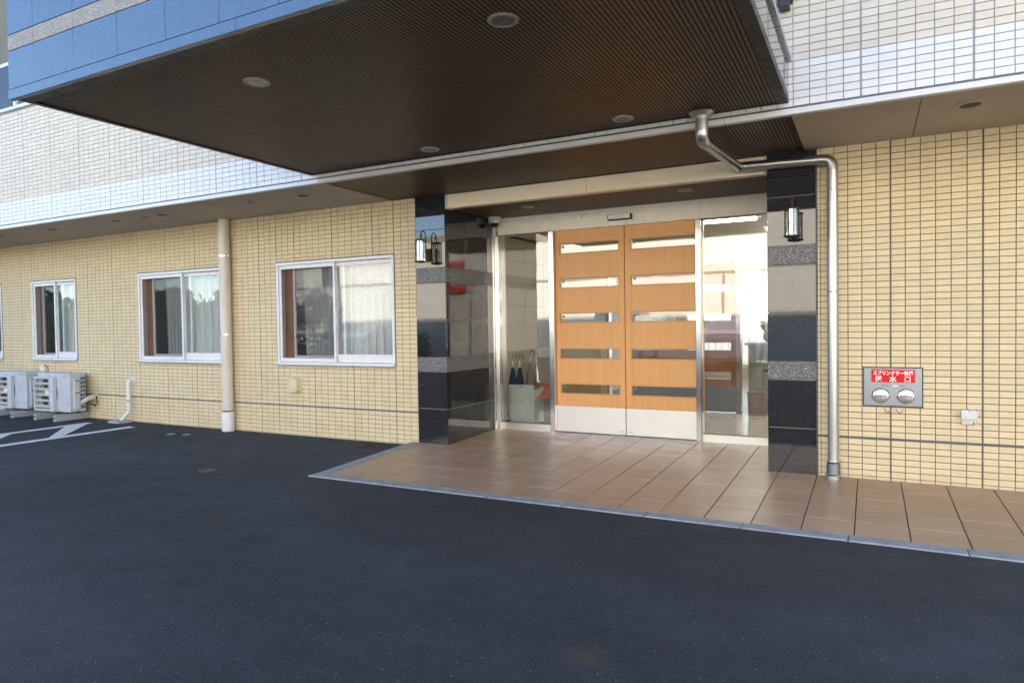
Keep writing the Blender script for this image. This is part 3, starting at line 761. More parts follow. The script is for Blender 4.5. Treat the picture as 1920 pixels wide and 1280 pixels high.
def lamp(x, y, z, label, L=1.2):
    t = thing('ceiling_lamp', (x, y, z), label, 'lamp', None)
    q = MB(); q.box(x-L/2, x+L/2, y-.09, y+.09, z-.03, z, .004); q.build('housing', 'white_frame', t)
    for s in (-.045, .045):
        q = MB(); q.tube([(x-L/2+.04, y+s, z-.045), (x+L/2-.04, y+s, z-.045)], .014, 10); q.build('tube', 'lit_tube', t)
lamp(3.0, 1.9, 2.50, 'lit fluorescent ceiling lamp just inside the right hand sidelight')
lamp(4.0, 2.95, 2.50, 'added fluorescent ceiling lamp brightening the vestibule, above the waste bin behind the sidelight', 1.0)  # added to brighten the vestibule and inner doors
lamp(3.4, 4.8, 2.62, 'lit fluorescent ceiling lamp deeper in the lobby, nearer row')
lamp(4.0, 6.4, 2.62, 'lit fluorescent ceiling lamp deeper in the lobby, middle row')
lamp(2.2, 8.2, 2.62, 'lit fluorescent ceiling lamp deepest in the lobby by the curtains')
curtain(1.0, 6.0, .35, 2.46, 9.75, 'bright white sheer curtain at the back of the lobby', 34, 'sheer_curtain', None, None, .04)
# reception counter, desk, flowers, bin
cnt = thing('reception_counter', (3.5, 5.6, .055), 'grey green reception counter seen through the right hand sidelight', 'counter')
q = MB(); q.box(2.95, 4.9, 5.35, 5.42, .06, .93, .004); q.build('front_panel', 'desk_grey', cnt)
q = MB(); q.box(2.9, 4.95, 5.28, 5.85, .93, .965, .006); q.build('worktop', 'pale_plastic', cnt)
dk = thing('office_desk', (3.6, 4.2, .055), 'pale grey desk with drawer behind the right hand sidelight', 'desk')
q = MB(); q.box(3.22, 4.35, 3.95, 4.5, .70, .735, .005); q.build('desktop', 'pale_plastic', dk)
q = MB(); q.box(3.25, 3.62, 3.97, 4.45, .54, .698, .004); dr = q.build('drawer', 'desk_grey', dk)
q = MB(); q.box(3.36, 3.48, 3.962, 3.972, .60, .63, .004); q.build('handle', 'dark_gasket', dr)
q = MB(); q.prism([(3.66,3.98,.055),(3.72,3.98,.055),(3.60,3.98,.54),(3.56,3.98,.54)], (0,.03,0)); q.prism([(4.30,3.98,.055),(4.34,3.98,.055),(4.34,3.98,.70),(4.30,3.98,.70)], (0,.45,0)); q.build('leg', 'desk_grey', dk)
lc = thing('olive_stand_in', (.86, 3.4, .055), 'added olive yellow block standing in for a wall panel inside, seen through the slots of the left sliding door', 'cabinet')  # added block, stands in for an olive yellow wall behind the door slots
q = MB(); q.box(.50, 1.22, 3.25, 3.54, .10, 1.12, .006); q.build('body', 'olive_panel', lc)
q = MB(); q.box(.48, 1.24, 3.235, 3.545, 1.121, 1.15, .005); q.build('top', 'wood_inner', lc)
q = MB(); q.box(.52, 1.20, 3.28, 3.54, .056, .099); q.build('plinth', 'dark_inside', lc)
vz = thing('flower_vase', (3.28, 5.5, .966), 'dark round vase of pale yellow flowers on the reception counter', 'vase')
q = MB(); q.lathe([(.06,0),(.10,.03),(.125,.08),(.11,.13),(.085,.15),(.08,.145)], (3.28,5.5,.966), 'z', 20); q.build('vase', 'black_plastic', vz, True)
q = MB(); q2 = MB()
for k in range(26):
    a = random.uniform(0, 6.28); rr = random.uniform(.02, .15); h = random.uniform(.18, .36); c = (3.28+rr*math.cos(a), 5.5+rr*math.sin(a), .966+h)
    q.lathe([(.005,-.02),(.028,-.006),(.034,.01),(.016,.022)], c, 'z', 8); q2.tube([(3.28,5.5,1.07), ((c[0]+3.28)/2, (c[1]+5.5)/2, .966+h*.75), (c[0], c[1], c[2]-.02)], .004, 5)
    q2.quad((c[0]-.04,c[1],c[2]-.06),(c[0],c[1]-.02,c[2]-.10),(c[0]+.04,c[1],c[2]-.06),(c[0],c[1]+.02,c[2]-.03))
q.build('blooms', 'flower', vz, True); q2.build('stems', 'leaf', vz)
wb = thing('waste_bin', (3.34, 3.25, .055), 'mauve cylindrical waste bin standing inside the right hand sidelight', 'bin')
q = MB(); q.lathe([(.088,0),(.10,.012),(.112,.31),(.118,.315),(.118,.325),(.106,.322),(.095,.02)], (3.36,3.27,.055), 'z', 26); q.build('body', 'bin_mauve', wb, True)

# umbrella stand, umbrellas and folding shower chair in the vestibule
us = thing('umbrella_stand', (.86, 1.5, .055), 'sage umbrella stand with perforated front behind the left sidelight', 'stand')
q = MB(); q.box(.672, 1.02, 1.40, 1.418, .085, .565, .008); pl = q.build('front_panel', 'sage_plastic', us)
q = MB()
for r_ in range(8):
    for c_ in range(3 if r_ % 2 == 0 else 2):
        x = (.71 + .135*c_) if r_ % 2 == 0 else (.775+.14*c_)
        q.lathe([(.0075,0),(.0075,-.001),(.004,-.0012)], (x, 1.3995, .13+.056*r_), 'y', 10)
q.build('perforation', 'lens_glass', pl)
q = MB(); q.prism([(.81,1.3985,.548),(.82,1.3985,.534),(.872,1.3985,.534),(.882,1.3985,.548)], (0,.0008,0)); q.build('hand_hole', 'dark_red', pl)
q = MB(); q.box(.672, .69, 1.419, 1.68, .085, .50, .006); q.box(1.002, 1.02, 1.419, 1.68, .085, .50, .006); q.box(.672, 1.02, 1.681, 1.70, .085, .52, .006); q.box(.69, 1.0, 1.42, 1.68, .09, .11); q.build('case', 'sage_plastic', us)
q = MB()
for x in (.69, 1.0):
    for y in (1.44, 1.66): q.tube([(x,y,.056),(x,y,.09)], .012, 10)
q.build('foot', 'black_plastic', us)
def umbrella(x, y, zt, mat, hmat, label, lean=0.0):
    u = thing('umbrella', (x, y, .12), label, 'umbrella')
    zc = zt-.14
    prof = [(.008, .15), (.03, .22), (.045, zc-.33), (.052, zc-.24), (.036, zc-.12), (.02, zc-.02), (.012, zc)]
    V = []; F = []; n = 16
    for r_, z in prof:
        for k in range(n):
            a = 2*math.pi*k/n; rr = r_*(1+.28*math.cos(a*4)); V.append((x+lean*(z-.15)+rr*math.cos(a), y+rr*math.sin(a), z))
    for i in range(len(prof)-1):
        for k in range(n): F.append((i*n+k, i*n+(k+1)%n, (i+1)*n+(k+1)%n, (i+1)*n+k))
    q = MB(); q.add(V, F); q.build('folded_canopy', mat, u, True)
    xt = x+lean*(zt-.15)
    q = MB(); q.tube([(xt-lean*.1, y, zc-.02), (xt, y, zt)], .006, 8); q.build('shaft', 'steel', u)
    pts = [(xt, y, zt-.05), (xt, y, zt)] + [(xt+.025-.025*math.cos(a), y, zt+.025*math.sin(a)) for a in [R(20*k) for k in range(1, 10)]] + [(xt+.05, y, zt-.02)]
    q = MB(); q.tube(pts, .0075, 8); q.build('handle', hmat, u, True)
umbrella(.655, 1.56, .90, 'navy_cloth', 'black_plastic', 'navy folded umbrella, the left one in the umbrella stand')
umbrella(.735, 1.60, .905, 'navy_cloth', 'black_plastic', 'navy folded umbrella in the stand, right of its navy twin')
umbrella(.845, 1.64, .955, 'mauve_cloth', 'black_plastic', 'mauve folded umbrella with black crook handle in the stand', .03)
umbrella(.925, 1.66, .94, 'lamp_glass', 'white_paint', 'clear plastic folded umbrella with white handle in the stand', .02)
ch = thing('shower_chair', (1.0, 2.0, .055), 'plastic chair with orange perforated seat beside the umbrella stand', 'chair')
A_, B_, C_, D_ = Vector((.98,1.5,.37)), Vector((1.26,1.5,.42)), Vector((1.08,1.95,.475)), Vector((.70,1.95,.575))
q = MB(); q.prism([A_, B_, C_, D_], (0,0,.03)); seat = q.build('seat', 'orange_plastic', ch)
q = MB()
for i in range(1, 7):
    for j in range(1, 6):
        p = (A_*(1-j/6)+D_*(j/6))*(1-i/7) + (B_*(1-j/6)+C_*(j/6))*(i/7); q.lathe([(.009,0),(.007,.0008)], (p.x, p.y, p.z+.0305), 'z', 8)
q.build('perforation', 'dark_red', seat)
q = MB(); q.box(.76, .97, 1.985, 2.0, .87, .965, .01); q.build('backrest', 'pale_plastic', ch)
q = MB(); q.tube([(.72,2.02,.55),(.745,2.02,.94),(.775,2.02,.985),(.95,2.02,.985),(.985,2.02,.94),(1.06,2.02,.46)], .013, 10); q.build('back_frame', 'pvc_white', ch, True)
for p, dx, dy in ((A_,-.02,-.03),(B_,.02,-.03),(C_,.02,.03),(D_,-.02,.03)):
    q = MB(); q.tube([(p.x,p.y,p.z),(p.x+dx,p.y+dy,.056)], .013, 10); q.build('leg', 'pvc_white', ch, True)

# ------------------------------------------------------------------ fittings on the facade
# dome camera in the corner of the recess
sc_ = thing('security_camera', (.765, .98, 2.5), 'small white dome security camera above the left sidelight', 'camera')
q = MB(); q.lathe([(.072,.078),(.078,.07),(.078,.02),(.07,.005),(.05,0)], (.765,.94,2.50), 'z', 26); q.build('housing', 'pale_plastic', sc_, True)
q = MB(); q.lathe([(.048,.005),(.046,-.012),(.036,-.030),(.02,-.040),(.004,-.043)], (.765,.94,2.50), 'z', 22); q.build('dome', 'black_plastic', sc_, True)

# wall lanterns
def lantern(x, label):
    y = -.155; t = thing('wall_lantern', (x, -.006, 2.0), label, 'lantern', 'lanterns on the granite columns')
    q = MB(); q.box(x-.028, x+.028, -.03, -.0065, 1.995, 2.135, .005); q.build('back_plate', 'rusty_iron', t)
    q = MB()
    arc = [(x, -.03, 2.06), (x, -.05, 2.10), (x, -.062, 2.18), (x, -.062, 2.245)] + [(x, -.1085+.0465*math.cos(a), 2.255+.062*math.sin(a)) for a in [R(20*k) for k in range(1, 10)]]
    q.tube(arc, .0055, 8)
    sp_ = [(x, y+.013+.022*(1-k/22)*math.cos(R(40*k)), 2.262+.022*(1-k/22)*math.sin(R(40*k))) for k in range(18)]
    q.tube(sp_, .0035, 6); q.tube([(x, y, 2.215), (x, y, 2.262)], .004, 6); q.tube([(x, -.03, 2.02), (x, -.10, 2.015)], .006, 8); q.build('scroll_arm', 'rusty_iron', t, True)
    q = MB(); q.lathe([(.066,0),(.066,.006),(.05,.012),(.02,.018),(.004,.02)], (x,y,2.207), 'z', 24); q.build('cap', 'rusty_iron', t)
    q = MB(); q.lathe([(.03,-.012),(.05,-.008),(.066,0),(.066,.007),(.054,.008)], (x,y,1.988), 'z', 24); q.build('base', 'rusty_iron', t)
    q = MB()
    for k in range(24):
        a, b_ = 2*math.pi*k/24, 2*math.pi*(k+1)/24
        r_ = .052
        q.quad((x+r_*math.cos(a),y+r_*math.sin(a),1.996),(x+r_*math.cos(b_),y+r_*math.sin(b_),1.996),(x+r_*math.cos(b_),y+r_*math.sin(b_),2.206),(x+r_*math.cos(a),y+r_*math.sin(a),2.206))
    q.build('glass', 'lamp_glass', t, True)
    q = MB()
    for k in range(8):
        a = 2*math.pi*(k+.5)/8; q.tube([(x+.056*math.cos(a), y+.056*math.sin(a), 1.992), (x+.056*math.cos(a), y+.056*math.sin(a), 2.21)], .0035, 6)
    q.build('cage_bars', 'rusty_iron', t)
    q = MB(); q.lathe([(.012,0),(.012,.06),(.02,.075),(.02,.13),(.012,.15),(.003,.155)], (x,y,1.996), 'z', 14); q.build('bulb', 'pale_plastic', t, True)
lantern(.473, 'rusty scroll lantern with glass cylinder on the left granite column')
lantern(4.12, 'rusty scroll lantern with glass cylinder on the right granite column')

# steel downspout
dp = thing('steel_downspout', (4.417, -.07, .03), 'bent stainless steel drain pipe running down beside the right granite column', 'pipe')
fxp, fyp = 3.628, -1.19; zz1, zz2 = 2.585, 2.612
pts = [(fxp,fyp,2.79),(fxp,fyp,2.66)] + bez((fxp,fyp,2.65),(fxp,fyp,zz1),(fxp+.006,fyp+.07,zz1+.002),6)
q = MB(); q.tube(pts, .0445, 20); q.build('upper_bend', 'steel_pipe', dp, True)
q = MB(); q.lathe([(.085,.0),(.088,-.003),(.08,-.012),(.052,-.03),(.046,-.05)], (fxp,fyp,2.783), 'z', 28); q.build('flange', 'steel_pipe', dp, True)
q = MB(); q.tube([(fxp+.006,fyp+.065,zz1+.002),(3.665,-.62,zz1+.014),(3.69,-.085,zz2)], .042, 20); q.build('level_run', 'steel_pipe', dp, True)
q = MB(); q.tube([(3.672,-.07,zz2),(4.10,-.07,zz2-.01),(4.33,-.07,zz2-.018)] + bez((4.345,-.07,zz2-.018),(4.417,-.07,zz2-.02),(4.417,-.07,zz2-.10),8), .042, 20); q.build('elbow', 'steel_pipe', dp, True)
q = MB(); q.tube([(4.417,-.07,zz2-.10),(4.417,-.07,1.53)], .0405, 22); q.tube([(4.417,-.07,1.53),(4.417,-.07,.15)], .0405, 22); q.build('vertical_run', 'steel_pipe', dp, True)
for z in (2.50, 2.34, 1.53, .165):
    q = MB(); q.lathe([(.041,0),(.0425,.003),(.0425,.012),(.041,.015)], (4.417,-.07,z), 'z', 22); q.build('joint_ring', 'steel_pipe', dp, True)
for x in (3.74, 3.80):
    q = MB(); q.lathe([(.0422,0),(.044,.003),(.044,.009),(.0422,.012)], (x,-.07,zz2), 'x', 20); q.build('joint_ring', 'steel_pipe', dp, True)
q = MB(); q.lathe([(.041,.165),(.050,.155),(.050,.045)], (4.417,-.07,0), 'z', 24); q.build('socket', 'steel_plate', dp, True)
q = MB(); q.lathe([(.060,.025),(.061,.06),(.053,.068),(.050,.07)], (4.417,-.07,.0), 'z', 26); q.build('foot_ring', 'steel_pipe', dp, True)

# cream downspout
cp = thing('cream_downspout', (-2.62, -.085, 0), 'straight cream drain pipe with metal brackets between two windows', 'pipe')
px, py = -2.62, -.085
q = MB(); q.tube([(px,py,.24),(px,py,2.702)], .070, 24); q.build('pipe', 'pipe_cream', cp, True)
q = MB(); q.lathe([(.076,0.0),(.078,.01),(.078,.225),(.071,.24)], (px,py,0), 'z', 24); q.build('foot_sleeve', 'pvc_white', cp, True)
for z in (2.225, 1.23, .25):
    q = MB(); q.lathe([(.0705,0),(.0735,.001),(.0735,.019),(.0705,.02)], (px,py,z), 'z', 24); q.box(px+.066, px+.095, py-.008, py+.008, z+.002, z+.018, .002); q.box(px-.095, px-.066, py-.006, py+.006, z+.004, z+.016); q.tube([(px+.03, py+.04, z+.01), (px+.03, .01, z+.01)], .006, 8); q.build('bracket', 'steel', cp, True)

# small white drain
wp = thing('white_drain_pipe', (-4.68, -.06, 0), 'thin white plastic drain pipe leaving the wall beside the air conditioner', 'pipe')
pts = [(-4.66,.0,.59)] + bez((-4.665,-.04,.59),(-4.67,-.075,.59),(-4.67,-.075,.54),6) + [(-4.67,-.075,.20)] + bez((-4.67,-.075,.16),(-4.67,-.075,.13),(-4.72,-.10,.10),5) + [(-4.77,-.13,.02)]
q = MB(); q.tube(pts, .026, 16); q.build('pipe', 'pvc_white', wp, True)
q = MB(); q.lathe([(.05,0),(.048,-.012),(.03,-.016)], (-4.66,.0,.59), 'y', 20); q.build('wall_flange', 'pvc_white', wp, True)
q = MB(); q.lathe([(.0265,0),(.029,.002),(.029,.014),(.0265,.016)], (-4.67,-.075,.30), 'z', 16); q.tube([(-4.67,-.05,.308),(-4.67,.0,.308)], .005, 6); q.build('bracket', 'steel', wp)
q = MB(); q.box(-4.92, -4.66, -.24, -.03, -.01, .03, .008); q.build('splash_block', 'concrete', wp)

# vent hoods
vh = thing('vent_hood', (-1.5, 0, .52), 'cream plastic vent hood under the window nearest the black column', 'vent')
q = MB(); n = 14; x0, x1, zb, zt = -1.585, -1.42, .535, .725
prof = [(x0,zb),(x0,zt-.09)] + [((x0+x1)/2-.0825*math.cos(R(a)), zt-.0825+.0825*math.sin(R(a))) for a in range(10, 180, 12)] + [(x1,zt-.09),(x1,zb)]
fr = [((x-(x0+x1)/2)*.80+(x0+x1)/2, (z-zb)*.88+zb+.003) for x, z in prof]
V = [(x,0,z) for x, z in prof]+[(x,-.075,z) for x, z in fr]; m_ = len(prof)
q.add(V, [tuple(range(m_, 2*m_))]+[(i,i+1,i+1+m_,i+m_) for i in range(m_-1)]); q.build('hood', 'plastic_ivory', vh, True)
q = MB(); q.box(x0+.01, x1-.01, -.06, -.002, zb+.006, zb+.016); q.build('mouth', 'dark_gasket', vh)
rv = thing('round_vent', (-6.88, 0, .72), 'round cream vent cover on the wall above the air conditioners', 'vent')
q = MB(); q.lathe([(.075,0),(.075,-.03),(.06,-.055),(.03,-.065),(.004,-.066)], (-6.88,.0,.705), 'y', 24); q.build('cover', 'plastic_ivory', rv, True)
q = MB(); q.lathe([(.082,.001),(.082,-.006),(.07,-.008)], (-6.88,.0,.705), 'y', 24); q.build('gasket', 'dark_gasket', rv)

# sprinkler inlet panel
sg = thing('sprinkler_inlet_panel', (4.836, 0, .62), 'steel sprinkler water inlet panel with red Japanese sign and two round caps', 'inlet panel')
q = MB(); q.box(4.628, 5.042, -.004, .0, .620, .932); q.build('seal_border', 'dark_gasket', sg)
q = MB(); q.box(4.634, 5.036, -.010, -.003, .626, .926, .003); pl = q.build('plate', 'steel_plate', sg)
q = MB(); q.box(4.687, 4.987, -.0118, -.0101, .812, .913); rs = q.build('red_sign', 'red_sign', sg)
text_mesh('sign_lettering', 'スプリンクラー設備', .0365, 'white_paint', rs, (4.837, -.0124, .8835), FACE, .0013, .0004, xs=.84)
text_mesh('sign_lettering', '送　水　口', .050, 'white_paint', rs, (4.837, -.0124, .836), FACE, .0014, .0004)
text_mesh('pressure_lettering', '0.65', .020, 'white_paint', pl, (4.853, -.0108, .786), FACE, .0004, .0003)
text_mesh('pressure_lettering', '送水圧力', .016, 'dark_red', pl, (4.79, -.0108, .786), FACE, .0002, .0003)
text_mesh('pressure_lettering', 'MPa', .016, 'dark_red', pl, (4.905, -.0108, .786), FACE, .0002, .0003)
for x in (4.752, 4.927):
    q = MB(); q.lathe([(.063,0),(.063,-.012),(.057,-.018),(.053,-.014)], (x, -.010, .708), 'y', 30); cpo = q.build('cap', 'steel', sg, True)
    q = MB(); q.lathe([(.053,-.012),(.053,-.020),(.035,-.030),(.012,-.033),(.003,-.033)], (x, -.010, .708), 'y', 30); q.build('dome', 'steel_kick', cpo, True)
    q = MB(); q.box(x-.045, x+.045, -.049, -.038, .702, .714, .004); q.box(x-.007, x+.007, -.053, -.040, .700, .716, .003); q.build('grip', 'steel_plate', cpo)
q = MB()
def chain(p0, p1, sag, n=26):
    P = []
    for k in range(n+1):
        t = k/n; P.append(Vector((p0[0]+(p1[0]-p0[0])*t, p0[1]+(p1[1]-p0[1])*t, p0[2]+(p1[2]-p0[2])*t - sag*4*t*(1-t))))
    for k, p in enumerate(P): q.lathe([(.0008,-.0042),(.0030,-.0015),(.0030,.0015),(.0008,.0042)], p, 'z', 6)
chain((4.752,-.055,.70),(4.842,-.016,.655), .10); chain((4.927,-.055,.70),(4.845,-.016,.655), .10)
q.build('chain', 'steel_plate', sg)
q = MB(); q.tube([(4.836,-.009,.655),(4.836,-.022,.66),(4.846,-.024,.652),(4.848,-.012,.645)], .003, 8); q.build('chain_hook', 'steel', sg, True)
ob_ = thing('outlet_box', (5.335, 0, .51), 'small grey lidded outlet box low on the right wall', 'outlet box')
q = MB(); q.box(5.286, 5.383, -.028, .0, .508, .622, .005); q.build('body', 'pale_plastic', ob_)
q = MB(); q.prism([(5.284,-.029,.553),(5.284,-.052,.555),(5.284,-.046,.620),(5.284,-.029,.626)], (.101,0,0)); q.build('lid', 'grey_frame', ob_)
q = MB(); q.lathe([(.009,0),(.009,-.006),(.005,-.008)], (5.364,-.028,.522), 'y', 14); q.lathe([(.004,0),(.004,-.003),(.002,-.004)], (5.333,-.0475,.612), 'y', 10); q.build('lock', 'steel', ob_)

# ------------------------------------------------------------------ air conditioners
AX0, AX1, AYF, AYB, AZ0, AZ1 = -6.448, -5.64, -.345, -.10, .122, .690
ac = thing('air_conditioner', ((AX0+AX1)/2, -.22, 0), 'white outdoor air conditioner unit standing nearest the white drain pipe', 'air conditioner', 'air conditioners along the wall')
q = MB(); q.box(AX0, AX1, AYF, AYB, AZ0, AZ1, .012); q.build('casing', 'ac_white', ac)
q = MB(); q.box(AX0-.004, AX1+.004, AYF-.006, AYB+.004, AZ1-.018, AZ1+.004, .005); q.build('lid', 'ac_white', ac)
fcx, fcz, fr_ = AX0+.29, .40, .225
q = MB(); q.lathe([(fr_,0),(fr_,-.003),(.01,-.0035)], (fcx,AYF,fcz), 'y', 36); q.build('fan_opening', 'grille_dark', ac)
q = MB()
for k in range(3):
    a = 2*math.pi*k/3+.4
    for t in range(5):
        a0, a1 = a+t*.22, a+(t+1)*.22
        q.quad((fcx+.05*math.cos(a0),AYF-.006-.002*t,fcz+.05*math.sin(a0)),(fcx+.2*math.cos(a0),AYF-.006-.002*t,fcz+.2*math.sin(a0)),(fcx+.2*math.cos(a1),AYF-.008-.002*t,fcz+.2*math.sin(a1)),(fcx+.05*math.cos(a1),AYF-.008-.002*t,fcz+.05*math.sin(a1)))
q.build('fan_blade', 'ac_beige', ac)
q = MB(); q.lathe([(.05,0),(.05,-.02),(.04,-.028),(.005,-.03)], (fcx,AYF-.006,fcz), 'y', 20); q.build('fan_hub', 'white_paint', ac, True)
for k in range(6):
    z = AZ0+.075+.084*k
    q = MB(); q.prism([(AX0-.01,AYF-.055,z-.012),(AX0-.01,AYF-.03,z+.020),(AX0-.01,AYF-.024,z+.020),(AX0-.01,AYF-.048,z-.014)], (.42,0,0)); q.build('louvre_slat', 'ac_beige', ac)
q = MB()
for k in range(15): xx = AX0+.03+.027*k; q.tube([(xx, AYF-.022, AZ0+.03), (xx, AYF-.022, AZ1-.07)], .0018, 5)
q.build('guard_wire', 'dark_gasket', ac)
for x0, x1 in ((AX0-.012, AX0+.012), (AX0+.41, AX0+.50)):
    q = MB(); q.box(x0, x1, AYF-.06, AYF-.001, AZ0+.02, AZ1-.06, .006); q.build('guard_post', 'ac_white', ac)
q = MB(); q.box(AX0+.0, AX0+.5, AYF-.058, AYF-.002, AZ0+.005, AZ0+.035, .005); q.build('guard_rail', 'ac_white', ac)
q = MB(); q.box(AX0+.0, AX0+.5, AYF-.058, AYF-.002, AZ1-.085, AZ1-.05, .005); q.build('guard_rail', 'ac_white', ac)
q = MB()
for k in range(24): z = AZ0+.05+.019*k; q.box(AX0+.56, AX1-.03, AYF-.005, AYF-.0005, z, z+.009, .002)
q.build('front_louvre', 'ac_white', ac)
q = MB(); q.box(AX1-.13, AX1-.075, AYF-.0062, AYF-.0055, AZ1-.045, AZ1-.033); q.box(AX0+.28, AX0+.36, AYF-.0062, AYF-.0055, AZ1-.043, AZ1-.037); q.build('name_mark', 'sealant', ac)
q = MB(); q.box(AX1+.0005, AX1+.03, AYF+.05, AYF+.145, AZ0+.03, AZ1-.09, .012); vc = q.build('valve_cover', 'ac_white', ac)
q = MB(); q.box(AX1+.0295, AX1+.0315, AYF+.065, AYF+.13, AZ0+.275, AZ0+.288); q.box(AX1+.0295, AX1+.0315, AYF+.065, AYF+.13, AZ1-.115, AZ1-.105); q.build('grip_slot', 'dark_gasket', vc)
q = MB()
for i in range(3):
    for j in range(8): q.box(AX1-.001, AX1+.0015, AYF+.165+.024*i, AYF+.181+.024*i, AZ0+.045+.06*j, AZ0+.088+.06*j)
q.build('side_slot', 'dark_gasket', ac)
for dz in (0, -.035):
    q = MB(); q.tube([(AX1+.02, -.20, .27+dz), (AX1+.05, -.13, .315+dz), (AX1+.085, -.05, .35+dz), (AX1+.10, 0.02, .36+dz)], .015, 12); q.build('insulated_pipe', 'pipe_cream', ac, True)
q = MB(); q.tube([(AX1+.10,-.02,.34),(AX1+.16,-.045,.32),(AX1+.18,-.05,.25),(AX1+.13,-.05,.20),(AX1+.04,-.06,.22)], .008, 8); q.build('cable', 'black_plastic', ac, True)
for x in (AX0+.17, AX1-.13):
    q = MB(); q.box(x-.035, x+.035, -.49, -.005, 0, .095, .006); fb = q.build('foot_block', 'concrete', ac)
    q = MB(); q.box(x-.018, x+.018, -.4915, -.489, .035, .065); q.build('end_hole', 'grille_dark', fb)
    q = MB(); q.box(x-.02, x+.02, AYF+.03, AYF+.07, .095, AZ0+.002); q.box(x-.02, x+.02, AYB-.07, AYB-.03, .095, AZ0+.002); q.build('rubber_foot', 'dark_gasket', fb)
for k, lb in ((1, 'white outdoor air conditioner unit cut by the left picture edge'),):
    c2 = copy_tree(ac); c2.location.x -= 1.14*k; c2.location.y -= .0; c2['label'] = lb

# ------------------------------------------------------------------ small things on the asphalt
def cover(x, y, r, mat, name, label):
    q = MB(); q.lathe([(r,.0),(r,.006),(r*.92,.008),(r*.88,.005),(.01,.006)], (x,y,0), 'z', 26); o = q.build(name, mat, None, True); tag(o, label, 'cover')
cover(-.74, -1.88, .075, 'iron_cover', 'drain_cover', 'small round iron cover set in the asphalt left of the tiles')
cover(-3.07, -.575, .05, 'teal_plastic', 'valve_cover', 'teal round valve cover in the asphalt, the left one of two')
cover(-2.84, -.527, .05, 'teal_plastic', 'valve_cover', 'teal round valve cover in the asphalt nearer the cream pipe')

q = MB()
for k in range(34):
    x = random.choice([random.uniform(-5.4,-3.4), random.uniform(-2.4,.1)]); y = -abs(random.gauss(0,.12))-.03; r_ = random.uniform(.003,.007)
    q.lathe([(r_*.5,-.001),(r_,r_*.4),(r_*.7,r_*.9),(r_*.2,r_*1.1)], (x,y,0), 'z', 6)
tag(q.build('grit', 'concrete'), 'scattered pale grit lying on the asphalt along the wall', 'grit', None, 'stuff')

# ------------------------------------------------------------------ across the yard (seen in the reflections)
op = thing('shop_building', (0, -17, 0), 'sunlit cream shop building across the yard, seen only as reflection', 'building')
q = MB(); q.box(-21, -5, -32, -17, 0, 4.7); q.build('wall', 'opposite_wall', op)
q = MB(); q.box(-5, 40, -32, -17, 0, 8.2); q.build('wall', 'opposite_wall', op)
q = MB(); q.box(-21, 40, -17.08, -16.99, 3.05, 3.15); q.box(-21.2, -5.01, -17.2, -16.98, 4.7, 4.95); q.build('band', 'opposite_band', op)
for k in range(-5, 10):
    q = MB(); q.box(k*4-.05, k*4+.05, -17.06, -16.985, 0, 3.05); q.build('pilaster', 'opposite_band', op)
for x in (-20.5, -17.2, 16.0):
    wn = MB(); wn.box(x, x+1.2, -17.02, -16.97, 3.1, 4.2, .02); wo = wn.build('window', 'white_frame', op)
    for i in range(2):
        q = MB(); q.box(x+.07+.55*i, x+.58+.55*i, -16.968, -16.96, 3.17, 4.13); q.build('pane', 'car_glass', wo)
q = MB(); q.box(12.3, 13.1, -16.97, -16.85, 3.75, 4.12, .01); q.build('shop_sign', 'red_sign', op)
q = MB(); q.box(12.2, 13.15, -16.97, -16.85, 2.74, 3.5, .01); sb = q.build('shop_sign', 'red_sign', op)
text_mesh('sign_lettering', 'ドラッグ', .25, 'white_paint', sb, (12.675, -16.84, 3.1), Euler((R(90), 0, R(180))), .01, .01)
# hills
q = MB(); V = []; F = []; n = 120
for i in range(n+1):
    x = -900+1800*i/n; h = 60+26*math.sin(i*.21)+14*math.sin(i*.57+1)+8*math.sin(i*1.3)
    V += [(x, -700-40*math.sin(i*.4), -2), (x, -820, h)]
for i in range(n): F.append((2*i, 2*i+2, 2*i+3, 2*i+1))
q.add(V, F); tag(q.build('hills', 'hill_green', None, True), 'wooded hills far beyond the shop', None, None, 'structure')
